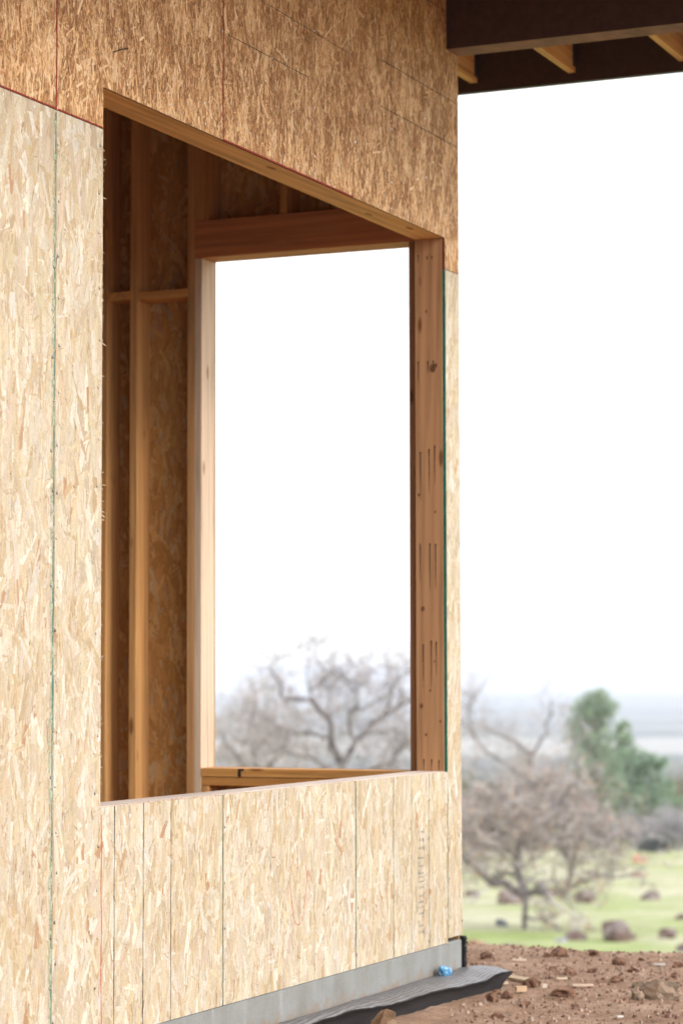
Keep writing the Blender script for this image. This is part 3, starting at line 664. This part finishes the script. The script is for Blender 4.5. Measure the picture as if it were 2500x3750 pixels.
# block of tan stone against the mat
me = rock_mesh('stone_block', 77, [(.25, .15, .09), (.34, .23, .15)], 4, 1.0, ang=.10); me.materials.append(M['clod']); o = link(bpy.data.objects.new('stone_block', me))
o.scale = (.17, .19, .14); o.location = (-1.52, -.26, -.165); o.rotation_euler = (0, 0, .5); tag(o, 'tan block shaped stone leaning on the front of the black mat at the bottom', 'stone')
# wood scraps
def scrap(x, y, L, W, T, rot, c, lab, tilt=0.0, lift=.0):
    mb = MB(); j = R_(int(abs(x) * 1000)); e = [j.uniform(-.12, .12) for _ in range(4)]
    vs = [(-L/2, -W/2, 0), (L/2, -W/2 + e[0]*W, 0), (L/2 - e[1]*L*.4, W/2, 0), (-L/2 + e[2]*L*.3, W/2 - e[3]*W, 0)]
    vs += [(a * .98, b * .96, T) for a, b, _ in vs]
    mb.mesh(vs, [(3, 2, 1, 0), (4, 5, 6, 7), (0, 1, 5, 4), (1, 2, 6, 5), (2, 3, 7, 6), (3, 0, 4, 7)], c)
    mb.c = [tuple(v * .85 for v in q_) for q_ in mb.c]
    o = mb.build('wood_scrap', M['scrapwood']); o.location = (x, y, at_xy(x, y) + .010 + lift); o.rotation_euler = (tilt, 0, rot); tag(o, lab, 'wood scrap', 'wood scraps on the dirt')
A0 = math.atan2(rH.y, rH.x)
scrap(.13, -.229, .16, .04, .012, A0 - .95, (.55, .42, .28), 'pale wood shim lying right of the mat tip', .2)
scrap(-.236, -.366, .048, .03, .022, A0 + .2, (.62, .42, .27), 'bright blocky wood offcut in front of the mat tip')
scrap(.243, -.395, .050, .03, .006, A0 - .1, (.66, .52, .36), 'small flat pale chip in the middle of the dirt')
scrap(.039, -.562, .095, .02, .008, A0 + .03, (.66, .50, .38), 'long thin wood stick lying across the dirt')
scrap(.841, .024, .07, .03, .006, A0, (.60, .45, .34), 'flat pinkish chip far back near the dirt edge', .1)
scrap(-.061, -.225, .03, .02, .012, A0 + .4, (.55, .42, .30), 'tiny chip between the mat tip and the shim')
scrap(-.092, -.426, .022, .018, .016, A0, (.70, .60, .48), 'tiny whitish chip beside the brown clod')
scrap(.924, -.656, .055, .03, .006, A0, (.50, .46, .43), 'grey flat chip far right on the dirt')
scrap(-.839, -1.004, .03, .02, .006, A0 + .5, (.62, .58, .52), 'whitish chip at the bottom edge on the right')
# loose gravel and crumbs nobody could count
mb = MB(); r = R_(9)
for i in range(7500):
    l_ = r.uniform(.45, 2.3); w_ = r.uniform(9.3, edge_w(l_) + .3); x, y = to_xy(w_, l_)
    if x < .04 and y > -.24: continue
    s = .003 + .012 * r.random() ** 3.5; z = ground_z(w_, l_); k = r.uniform(.7, 1.2)
    c = r.choice([(.22, .13, .09), (.27, .17, .125), (.33, .22, .165), (.16, .09, .065), (.36, .27, .21)]) if r.random() < .985 else (.48, .37, .27)
    t0 = r.uniform(0, 6); p = [(x + s * math.cos(t0 + a) * r.uniform(.7, 1.1), y + s * math.sin(t0 + a) * r.uniform(.6, 1.1), z - .002) for a in (0, 1.57, 3.14, 4.71)]
    tp = [(x + (a - x) * .55, y + (b - y) * .55, z + s * r.uniform(.5, .95)) for a, b, _ in p]
    mb.mesh(p + tp, [(4, 5, 6, 7), (0, 1, 5, 4), (1, 2, 6, 5), (2, 3, 7, 6), (3, 0, 4, 7)], tuple(v * k for v in c))
g_ = mb.build('gravel', M['clod']); tag(g_, 'fine crumbs of soil and gravel scattered over the dirt pad', 'gravel', None, 'stuff')

# ================================================================== DRAINAGE MAT along the footing
def mat_profile(s):
    """s: position along x. returns (y_front, z_front, y_foot, z_foot)"""
    yf = -.085 - .10 * max(0, min(1, (s + 1.9) / 1.4)) - .05 * max(0, min(1, (s + .5) / .5))
    zf = -.140 + .006 * math.sin(s * 3.1) + .005 * math.sin(s * 7)
    return yf, zf
mb = MB(); xs = [-2.9 + i * .02 for i in range(int(2.95 / .02) + 1)]; NT_ = 14; rows = []
for x in xs:
    t_end = max(0, (x + .25) / .32)                       # right end: lifted, curled tip
    yf, zf = mat_profile(x); row = []
    for j in range(NT_ + 1):
        t = j / NT_
        y = -.004 + (yf + .004) * t; z = -.128 + (zf + .128) * t + .010 * math.sin(t * math.pi) + .0015 * math.sin(x * 9 + t * 3) + .006 * t * mnoise.noise(Vector((x * 7, t * 2, 4.))) + .003 * mnoise.noise(Vector((x * 22, t * 5, 1.)))
        z += .014 * math.sin(min(1, t_end) * math.pi) * t - .038 * max(0, t_end - .5) * t ** 2
        xx = x + (0 if x < -.05 else .06 * (t - .5))
        row.append((xx, y, z))
    # folded front down to the soil, hanging free under the tip
    for k, (dy, dz) in enumerate([(-.004, -.004), (.010, -.012), (.004, -.040), (-.004, -.070), (-.018, -.098)]):
        if x > -.20:
            f_ = max(.0, 1 - (x + .20) / .2); dz *= f_; dy = dy * f_
        row.append((row[NT_][0], yf + dy, row[NT_][2] + dz))
    rows.append(row)
nr = len(rows[0]); vs = [p for r0 in rows for p in r0]
for r0i in range(len(rows) - 1):
    for j in range(nr - 1):
        a = r0i * nr + j
        pts = [vs[a], vs[a + 1], vs[a + nr + 1], vs[a + nr]]
mb.mesh(vs, [])
for i in range(len(rows) - 1):
    for j in range(nr - 1):
        a = i * nr + j; mb.f.append((a, a + nr, a + nr + 1, a + 1)); mb.c.append((1, 1, 1)); mb.m.append(0 if j < NT_ else 1)
t = NT('ribbed_mat_top'); o_ = t.obj(); n_ = t.noise(o_, 22, 4, .6)
yy = t.n('ShaderNodeSeparateXYZ', {'Vector': o_}).outputs[1]
rib = t.math('SINE', t.math('MULTIPLY', yy, 2 * math.pi / .019)); xr = t.math('SINE', t.math('MULTIPLY', t.n('ShaderNodeSeparateXYZ', {'Vector': o_}).outputs[0], 2 * math.pi / .012))
h_ = t.math('MULTIPLY', t.math('GREATER_THAN', rib, .35), t.math('MULTIPLY_ADD', xr, .3, .8))
c_ = t.mix(h_, t.ramp(n_, [(.3, (.13, .12, .122)), (.7, (.23, .22, .228))]), (.045, .042, .045)); t.col(c_); t.rough(.45); t.b.inputs['Specular IOR Level'].default_value = .6
mt = t.m
t = NT('mat_side'); o_ = t.obj(); n_ = t.noise(t.scaled(o_, (3, 60, 60)), 1.0, 4, .6)
t.col(t.ramp(n_, [(.3, (.010, .008, .008)), (.62, (.018, .014, .013)), (.75, (.06, .036, .025))])); t.rough(.85); ms = t.m
mo = mb.build('drainage_mat', [mt, ms], None, True); sm = mo.modifiers.new('thickness', 'SOLIDIFY'); sm.thickness = .0025; sm.offset = 0
tag(mo, 'ribbed grey black drainage mat lying along the concrete footing with a curled end', 'drainage mat')
# blue crumpled cup / rag between mat and footing
bm = bmesh.new(); bmesh.ops.create_icosphere(bm, subdivisions=4, radius=.5)
for v in bm.verts:
    p = v.co; v.co = p * (1 + .22 * mnoise.noise(p * 2.2 + Vector((3, 1, 2))) + .05 * abs(mnoise.noise(p * 6)))
me = bpy.data.meshes.new('crumpled_wrapper'); bm.to_mesh(me); bm.free(); me.polygons.foreach_set('use_smooth', [True] * len(me.polygons))
t = NT('blue_plastic'); t.col(t.ramp(t.noise(t.obj(), 3.0, 3, .5), [(.35, (.05, .17, .34)), (.52, (.12, .32, .52)), (.62, (.45, .62, .74))])); t.rough(.4); me.materials.append(t.m)
bo = link(bpy.data.objects.new('crumpled_wrapper', me)); bo.location = (-.320, -.040, -.112); bo.scale = (.11, .05, .055); bo.rotation_euler = (0, .22, 0)
tag(bo, 'crumpled light blue plastic wrapper tucked between mat and concrete footing', 'wrapper')

# ================================================================== TREES
def pathpts(r, p0, d, L, n, crook, up=0.0):
    pts = [Vector(p0)]; d = Vector(d).normalized()
    for i in range(n):
        d = (d + Vector((r.gauss(0, crook), r.gauss(0, crook), r.gauss(0, crook) + up))).normalized()
        pts.append(pts[-1] + d * (L / n))
    return pts
def twigs(mb, r, p0, d, L, rad, lvl, cols, leaves=None, lf=0.0, lcols=None, crook=.38, kids=(3, 5), up=.02, rmin=.0065):
    n = 5 if lvl > 0 else 3
    pts = pathpts(r, p0, d, L, n, crook, up); rr = [max(rmin, rad * (1 - .75 * i / n)) for i in range(n + 1)]
    c = r.choice(cols); k = r.uniform(.8, 1.15); mb.tube(pts, rr, (c[0] * k, c[1] * k, c[2] * k), 4 if rad > .03 else 3)
    if lvl > 0:
        for i in range(r.randint(*kids)):
            t = r.uniform(.25, 1.0) * n; i0 = min(int(t), n - 1); p = pts[i0].lerp(pts[i0 + 1], t - i0)
            dd = (pts[i0 + 1] - pts[i0]).normalized(); s = Vector((r.gauss(0, 1), r.gauss(0, 1), r.gauss(0, .8))).normalized()
            twigs(mb, r, p, dd * .6 + s * .9, L * r.uniform(.45, .7), rad * .45, lvl - 1, cols, leaves, lf, lcols, crook, kids, up, rmin)
    elif leaves is not None and r.random() < lf:
        for q in range(r.randint(1, 4)):
            p = pts[r.randint(1, n)]; c = r.choice(lcols); s = r.uniform(.025, .055)
            a = Vector((r.gauss(0, 1), r.gauss(0, 1), r.gauss(0, 1))).normalized() * s; b = Vector((r.gauss(0, 1), r.gauss(0, 1), r.gauss(0, 1))).normalized() * s
            leaves.face([p, p + a, p + a + b, p + b], c)
BARK = [(.17, .15, .15), (.22, .195, .20), (.14, .12, .125)]
TW = [(.40, .35, .36), (.50, .45, .46), (.20, .17, .175), (.62, .56, .56)]
ORG = [(.60, .32, .17), (.66, .42, .26), (.50, .30, .19), (.60, .47, .33)]
def oak(w_, l_, limbs, seed, label, twL=1.0, lf=.15, lcols=ORG, dens=1.0, group='bare oaks on the slope', lvl=2, fill=None, depth=.5):
    """limbs: (list of (lateral m, height m), base radius, end radius, depth drift m). Lateral is along the slope."""
    r = R_(seed); x0, y0 = to_xy(w_, l_); z0 = ground_z(w_, l_) - .1
    root = link(bpy.data.objects.new('oak_tree', None)); root.location = (x0, y0, z0); tag(root, label, 'tree', group)
    tr = MB(); cw = MB(); lv = MB()
    for pts2, ra, rb, dr in limbs:
        n = len(pts2); P3 = []
        for i, (a, h) in enumerate(pts2):
            t = i / max(1, n - 1); dep = dr * t
            P3.append(Vector((rH.x * a + fH.x * dep, rH.y * a + fH.y * dep, h)))
        # refine with small crooks
        Q = [P3[0]]
        for a, b in zip(P3[:-1], P3[1:]):
            m = a.lerp(b, .5) + Vector((r.gauss(0, .05), r.gauss(0, .05), r.gauss(0, .05))) * (b - a).length; Q += [m, b]
        ra, rb = (ra * .8, rb * .7) if w_ == 75 else (ra * 1.05, rb * .95)
        R = [ra + (rb - ra) * (i / (len(Q) - 1)) ** .8 for i in range(len(Q))]
        tr.tube(Q, R, r.choice(BARK), 7)
        tot = sum((b - a).length for a, b in zip(Q[:-1], Q[1:]))
        if rb < .075:
            for i in range(int(tot * 4.2 * dens)):
                t = r.uniform(.25, 1) * (len(Q) - 1); i0 = min(int(t), len(Q) - 2); p = Q[i0].lerp(Q[i0 + 1], t - i0)
                s = Vector((r.gauss(0, 1), r.gauss(0, 1), r.gauss(.35, .7))).normalized()
                twigs(cw, r, p, (Q[i0 + 1] - Q[i0]).normalized() * .4 + s, twL * r.uniform(.6, 1.3), R[i0] * .45, lvl, TW, lv, lf, lcols)
            twigs(cw, r, Q[-1], Q[-1] - Q[-2], twL * 1.1, rb * .9, lvl, TW, lv, lf, lcols)
    if fill:      # twig masses hung on hidden limbs: (lateral, height, spread, count)
        for (a, h, sp, cnt) in fill:
            for i in range(cnt):
                p = Vector((r.gauss(0, sp), r.gauss(0, sp), r.gauss(0, sp * .55))) + Vector((rH.x * a, rH.y * a, h))
                s = Vector((r.gauss(0, 1), r.gauss(0, 1), r.gauss(.4, .7))).normalized()
                twigs(cw, r, p, s, twL * r.uniform(.6, 1.2), .012, max(1, lvl - 1), TW, lv, lf, lcols)
    tr.build('trunk', M['bark'], root, True); cr_ = cw.build('crown', M['bark'], root)
    if lv.f: lv.build('leaves', M['leaf'], cr_)
    return root

oak(65, 4.79, [([(0.0, 0.06), (0.01, 0.64), (0.03, 0.97)], 0.06, 0.09, 0),
 ([(0.03, 0.97), (-0.31, 1.14), (-0.6, 1.35), (-0.89, 1.29), (-1.1, 1.51), (-1.35, 1.8), (-1.64, 1.97), (-2.01, 2.3)], 0.12, 0.04, -1.2),
 ([(-0.89, 1.29), (-0.68, 1.47), (-0.47, 1.56), (-0.18, 1.47)], 0.07, 0.05, 0.4),
 ([(0.03, 0.97), (-0.1, 1.35), (-0.23, 1.72), (-0.16, 2.05), (-0.06, 2.39), (-0.1, 2.93), (-0.27, 3.34)], 0.12, 0.04, 0.9),
 ([(0.03, 0.97), (0.27, 1.1), (0.44, 1.31), (0.48, 1.06), (0.65, 0.81)], 0.1, 0.05, -0.6),
 ([(0.27, 1.1), (0.65, 1.02), (1.02, 0.89), (1.19, 1.14), (1.27, 1.68), (1.48, 2.22), (1.77, 2.59), (1.93, 3.01)], 0.1, 0.035, 1.2),
 ([(1.19, 1.14), (1.48, 1.35), (1.89, 1.51), (2.26, 1.47), (2.72, 1.56), (3.09, 1.76)], 0.06, 0.02, -0.8),
 ([(1.02, 0.89), (1.19, 0.77), (1.27, 0.6)], 0.04, 0.02, 0.2),
 ([(-0.18, 1.89), (-0.52, 2.3), (-0.89, 2.72), (-1.18, 3.22), (-1.22, 3.71)], 0.07, 0.03, 1),
 ([(1.27, 1.68), (0.98, 2.18), (0.81, 2.72), (0.89, 3.34), (1.14, 3.84)], 0.07, 0.03, -0.8),
 ([(0.0, 0.43), (0.4, 0.37), (0.73, 0.23), (0.98, 0.02)], 0.05, 0.03, -0.8),
 ], 11, 'low bare oak forked near the ground with tan leaf remnants, in front of the pines', .95, .5, dens=1.15,
    fill=[(-1.6, 2.0, .4, 35), (1.9, 1.9, .35, 30), (2.4, 2.1, .3, 20), (-1.2, 3.1, .55, 60), (-.3, 3.2, .6, 85), (.8, 3.3, .55, 85), (1.6, 2.9, .45, 60), (-.6, 2.3, .55, 55), (.6, 2.5, .5, 50), (.1, 3.9, .45, 30), (-1.6, 2.6, .45, 40), (2.0, 2.4, .3, 25), (1.3, 3.7, .3, 20)])
oak(75, 0.0, [([(-0.01, 0.12), (0.04, 1.71), (-0.07, 3.04), (-0.0, 3.84), (-0.01, 4.59)], 0.3, 0.16, 0),
 ([(-0.01, 4.59), (0.23, 4.96), (0.41, 5.28), (0.73, 5.54), (1.21, 5.97), (1.69, 6.29), (2.06, 6.5), (2.49, 6.87)], 0.15, 0.05, 1.5),
 ([(0.41, 5.28), (0.28, 5.49), (0.23, 5.76), (0.24, 6.18), (0.44, 6.31)], 0.09, 0.06, -0.5),
 ([(0.24, 6.18), (0.52, 6.5), (0.41, 6.82), (0.2, 7.09), (-0.23, 7.41), (-0.33, 7.78), (-0.17, 8.15)], 0.07, 0.03, 0.5),
 ([(0.73, 5.54), (1.26, 5.6), (1.69, 5.65), (1.9, 5.44), (2.12, 5.12)], 0.07, 0.035, -0.8),
 ([(-0.01, 4.59), (-0.28, 5.12), (-0.31, 5.76), (-0.52, 6.13), (-0.86, 6.5), (-1.29, 6.58), (-1.69, 6.55), (-1.85, 6.69), (-1.81, 7.03), (-2.03, 7.3), (-2.19, 7.54)], 0.14, 0.035, -1.2),
 ([(-0.86, 6.5), (-0.97, 6.87), (-0.65, 7.03), (-0.33, 7.35), (-0.17, 7.56), (0.2, 7.19), (0.55, 6.98), (0.79, 7.3), (1.0, 7.46)], 0.07, 0.03, 0.8),
 ([(1.21, 5.97), (1.42, 6.39), (1.53, 6.93), (1.8, 7.25), (2.01, 7.46), (2.33, 7.62)], 0.08, 0.03, -0.6),
 ([(-0.31, 5.44), (-0.86, 5.54), (-1.4, 5.49), (-1.93, 5.7), (-2.35, 5.97), (-2.73, 6.18)], 0.09, 0.03, 0.9),
 ([(-0.39, 4.9), (-0.4, 5.44), (-0.33, 5.97), (-0.41, 6.5), (-0.39, 6.77)], 0.06, 0.03, 1),
 ([(1.69, 6.29), (1.85, 6.61), (1.8, 7.03), (1.74, 7.46)], 0.05, 0.025, 0.6),
 ([(-0.23, 4.37), (-0.86, 4.8), (-1.4, 4.9), (-2.03, 5.01), (-2.83, 5.22), (-3.26, 5.44)], 0.1, 0.03, -1),
 ([(0.04, 3.84), (0.73, 4.37), (1.42, 4.59), (1.8, 5.12), (2.33, 5.44), (2.97, 5.76)], 0.12, 0.04, -1.5),
 ([(-0.97, 6.87), (-1.08, 7.41), (-0.97, 7.78)], 0.04, 0.02, 0.3),
 ], 12, 'large bare crooked oak seen through the window hole', 1.0, .04, lcols=[(.35, .30, .25)], dens=1.5,
    fill=[(-1.0, 5.3, .5, 30), (.9, 4.9, .6, 30), (-.3, 4.6, .7, 40), (1.9, 5.0, .5, 25), (-2.2, 5.2, .5, 25)])
oak(105, 7.59, [([(0.0, -0.1), (-0.02, 1.36), (0.12, 3.04), (0.25, 3.98), (0.52, 4.92)], 0.20, 0.09, 0),
 ([(0.52, 4.92), (0.79, 5.32), (1.19, 5.79), (1.12, 6.26), (1.46, 6.66), (1.39, 7.2)], 0.08, 0.03, 0.8),
 ([(0.25, 3.98), (-0.82, 4.65), (-1.49, 5.05), (-1.96, 5.72), (-2.23, 6.53), (-2.16, 7.06), (-1.76, 7.73)], 0.08, 0.03, -0.8),
 ([(-1.96, 5.72), (-2.43, 6.26), (-2.83, 6.93)], 0.07, 0.03, 0.5),
 ([(0.52, 4.92), (-0.15, 5.45), (-0.82, 5.72), (-1.36, 5.99)], 0.08, 0.03, 0.9),
 ([(0.12, 3.04), (1.19, 3.71), (1.86, 4.25), (2.26, 5.05), (2.53, 5.72)], 0.07, 0.03, 1),
 ], 13, 'tall bare oak behind the low oak, right beside the house corner', 1.2, .05, lcols=[(.35, .30, .25)], dens=.9,
    fill=[(-1.5, 5.2, .8, 40), (.2, 4.6, .8, 40)])
oak(85, -2.84, [([(-0.01, 0.16), (-0.07, 2.57), (0.05, 4.38)], 0.22, 0.14, 0),
 ([(0.05, 4.38), (-0.25, 5.1), (-0.37, 5.89), (-0.13, 6.55), (-0.19, 6.85)], 0.12, 0.03, 0.6),
 ([(0.05, 4.38), (0.65, 4.98), (1.02, 5.59), (0.9, 6.19)], 0.11, 0.03, -0.7),
 ([(0.05, 4.08), (-0.67, 4.68), (-1.15, 5.29), (-1.34, 5.89)], 0.11, 0.03, 0.8),
 ([(-0.25, 5.1), (0.29, 5.71), (0.41, 6.19)], 0.07, 0.03, 0.8),
 ], 14, 'oak with pale tan leaf remnants at the left of the window view', .9, .75, lcols=[(.52, .40, .28), (.46, .36, .27), (.58, .46, .33)], dens=1.2,
    fill=[(-.9, 5.2, .6, 60), (.1, 5.5, .6, 60), (.7, 5.0, .6, 50), (-.2, 4.4, .8, 60), (1.2, 4.3, .6, 40), (-1.5, 4.4, .5, 30)])

def pine(w_, l_, H, clumps, seed, label, cols):
    r = R_(seed); x0, y0 = to_xy(w_, l_); z0 = ground_z(w_, l_) - .1
    root = link(bpy.data.objects.new('pine_tree', None)); root.location = (x0, y0, z0); tag(root, label, 'tree', 'grey pines beyond the oaks')
    tr = MB(); cw = MB(); top = max(clumps, key=lambda c: c[1])
    tr.tube([(0, 0, 0), (rH.x * top[0] * .3, rH.y * top[0] * .3, H * .4), (rH.x * top[0] * .8, rH.y * top[0] * .8, H * .75), (rH.x * top[0], rH.y * top[0], top[1])], [.2, .15, .09, .03], (.16, .13, .11), 7)
    for (a, h, rad) in clumps:
        dep = r.uniform(-.6, .6); c0 = Vector((rH.x * a + fH.x * dep, rH.y * a + fH.y * dep, h)); tz = max(.6, h - abs(a - top[0]) * .8 - .5); ta = top[0] * min(1, tz / H)
        tr.tube([(rH.x * ta, rH.y * ta, tz), c0], [.05, .02], (.18, .15, .13), 4)
        for q in range(int(30 * rad / .5) + 12):
            dv = Vector((r.gauss(0, 1), r.gauss(0, 1), r.gauss(.1, .8))).normalized(); p = c0 + dv * rad * r.uniform(.1, 1.7) ** .6
            tr.tube([c0.lerp(p, .2), p], [.012, .006], (.2, .17, .14), 3)
            c = r.choice(cols); k = r.uniform(.7, 1.25); c = tuple(v * k for v in c)
            for m in range(34):
                nd = (dv * .5 + Vector((r.gauss(0, 1), r.gauss(0, 1), r.gauss(.3, .8)))).normalized(); L = r.uniform(.14, .30)
                sd_ = nd.cross(Vector((r.gauss(0, 1), r.gauss(0, 1), r.gauss(0, 1)))).normalized() * .011
                cw.face([p - sd_, p + sd_, p + nd * L], c)
    tr.build('trunk', M['bark'], root); cw.build('crown', M['needle'], root)
GN = [(.34, .44, .31), (.38, .48, .34), (.28, .38, .27), (.42, .50, .37)]
def cl(w_, x0, cl_, zb):     # picture-measured clumps at the tree's distance, metres
    return cl_
k_ = .01557
def pcl(x0, pts): return [((x - x0) * k_, 9.54 - (y - 2466) * k_, rr * k_) for x, y, rr in pts]
pine(140, 14.3, 8.6, pcl(2170, [(2180, 2552, 36), (2160, 2575, 34), (2205, 2572, 32), (2120, 2592, 28), (2232, 2600, 26), (2115, 2635, 32), (2165, 2640, 38), (2215, 2650, 32), (2095, 2665, 26),
  (2140, 2690, 40), (2200, 2700, 38), (2100, 2715, 30), (2165, 2745, 44), (2220, 2750, 34), (2130, 2770, 40), (2190, 2800, 44), (2150, 2840, 44), (2225, 2830, 36), (2190, 2880, 42), (2286, 2662, 17), (2292, 2700, 12), (2262, 2670, 8), (2150, 2610, 30), (2190, 2610, 30), (2175, 2665, 34), (2140, 2730, 34), (2195, 2770, 34), (2110, 2800, 34), (2110, 2855, 36), (2180, 2920, 40), (2240, 2880, 34), (2245, 2790, 30)]),
  31, 'tall round topped grey green pine on the right, above the oak', GN)
k_ = .0165
pine(149, 18.1, 6.5, [((x - 2330) * k_, 1.209 - (y - 2466) * k_ + 8.66, rr * k_) for x, y, rr in [(2290, 2762, 28), (2325, 2782, 30), (2365, 2785, 22), (2270, 2800, 32), (2320, 2815, 36), (2365, 2810, 28), (2290, 2860, 36), (2330, 2885, 38), (2265, 2900, 32),
  (2310, 2935, 40), (2355, 2925, 34), (2340, 2965, 36), (2395, 2905, 28), (2405, 2945, 30), (2370, 2985, 30), (2420, 2985, 22), (2245, 2850, 34), (2300, 2900, 34), (2330, 2850, 34), (2380, 2855, 30), (2370, 2950, 34), (2440, 2940, 26), (2300, 2985, 34), (2250, 2960, 34), (2410, 2800, 16), (2450, 3000, 24), (2262, 2735, 28), (2250, 2780, 32), (2235, 2830, 32), (2275, 2720, 20), (2230, 2890, 32), (2240, 2700, 26), (2390, 2815, 20), (2430, 2890, 24), (2470, 2960, 20)]],
  32, 'shorter leaning green pine right of the round topped pine', [(.30, .42, .29), (.34, .46, .31), (.26, .37, .27)])
# shrubs: (w, l, height, half width, kind, label)
def bush(w_, l_, H, hw, kind, seed, label):
    r = R_(seed); x0, y0 = to_xy(w_, l_); z0 = ground_z(w_, l_) - .05
    root = link(bpy.data.objects.new('bush', None)); root.location = (x0, y0, z0); tag(root, label, 'bush', 'bushes on the far slope')
    st = MB(); cw = MB(); lv = MB()
    tc, lc, lf = {'grey': ([(.36, .34, .36), (.43, .41, .43), (.29, .27, .29)], [(.46, .44, .46)], .25), 'brown': ([(.36, .29, .28), (.43, .36, .35)], ORG, .3),
                  'olive': ([(.24, .22, .18), (.29, .27, .2)], [(.27, .30, .15), (.33, .35, .19), (.22, .27, .14)], 1.0), 'dark': ([(.13, .13, .14), (.17, .17, .18)], [(.13, .15, .15)], .7)}[kind]
    for i in range(int(10 + hw * 5)):
        a = r.uniform(-1, 1) * hw; d0 = r.gauss(0, hw * .35); b0 = Vector((rH.x * a * .6 + fH.x * d0 * .5, rH.y * a * .6 + fH.y * d0 * .5, 0)); env = math.sqrt(max(.15, 1 - (a / hw) ** 2))
        e0 = Vector((rH.x * a + fH.x * d0, rH.y * a + fH.y * d0, H * env * r.uniform(.45, .85)))
        st.tube([b0, b0.lerp(e0, .5) + Vector((r.gauss(0, .1), r.gauss(0, .1), 0)), e0], [.04, .03, .015], tc[0], 4)
        for q in range(7):
            p = b0.lerp(e0, r.uniform(.25, 1.0)); s = Vector((r.gauss(0, 1), r.gauss(0, 1), r.gauss(.3, .7))).normalized()
            twigs(cw, r, p, s, H * r.uniform(.22, .40), .014, 2, tc, lv, lf, lc, .3, (4, 6), .03, .007)
    st.build('stems', M['bark'], root); c_ = cw.build('crown', M['bark'], root)
    if lv.f: lv.build('leaves', M['leaf'], c_)
bl = [(170, 25.2, 5.2, 2.4, 'olive', 'green bush cut by the right border, beyond the leaning pine'), (125, 16.9, 2.3, 1.6, 'grey', 'grey leafless brush below the shorter pine'), (128, 14.3, 2.2, 1.5, 'grey', 'grey lilac brush between the low oak and the dark bush'), (127, 11.6, 2.5, 1.7, 'grey', 'grey brush seen through the right half of the low oak'),
 (124, 9.2, 2.6, 1.7, 'brown', 'brown twiggy brush behind the low oak trunk'), (126, 6.7, 2.7, 1.6, 'brown', 'brown twiggy brush next to the house corner'), (121, 15.25, 1.0, .7, 'dark', 'small blackish bush at the foot of the grey brush'),
 (150, 10.6, 5.4, 2.2, 'olive', 'olive green tree like bush behind the low oak crown'), (152, 14.6, 4.6, 2.0, 'olive', 'olive bush at the foot of the tall pine'), (165, 22.6, 4.4, 2.2, 'olive', 'olive bush at the right edge of the photo'),
 (135, 18.8, 2.6, 1.8, 'grey', 'grey brush at the right edge under the olive bush'), (148, 7.6, 4.2, 2.2, 'olive', 'olive bush beside the house corner behind the oaks'), (140, 12.4, 3.4, 2.0, 'brown', 'brown brush left of the tall pine foot'),
 (160, 18.6, 3.4, 2.0, 'grey', 'grey thicket behind the shorter pine')]
for i, (w_, l_, H, hw, kind, lab) in enumerate(bl): bush(w_, l_, H, hw, kind, 60 + i, lab)

# ================================================================== HAZE
mb = MB(); hz = 12800.
mb.box((-hz, -hz, -105), (hz, hz, 16))
me = bpy.data.meshes.new('haze'); me.from_pydata(mb.v, [], mb.f); ho = link(bpy.data.objects.new('haze', me))
hm = bpy.data.materials.new('haze'); hm.use_nodes = True; ht = hm.node_tree; ht.nodes.clear()
vo_ = ht.nodes.new('ShaderNodeVolumePrincipled'); vo_.inputs['Density'].default_value = 2.1e-4; vo_.inputs['Color'].default_value = (.84, .875, 1, 1); vo_.inputs['Anisotropy'].default_value = .1
oo_ = ht.nodes.new('ShaderNodeOutputMaterial'); ht.links.new(vo_.outputs[0], oo_.inputs['Volume']); me.materials.append(hm)
tag(ho, 'pale valley haze over the plain', None, None, 'stuff')
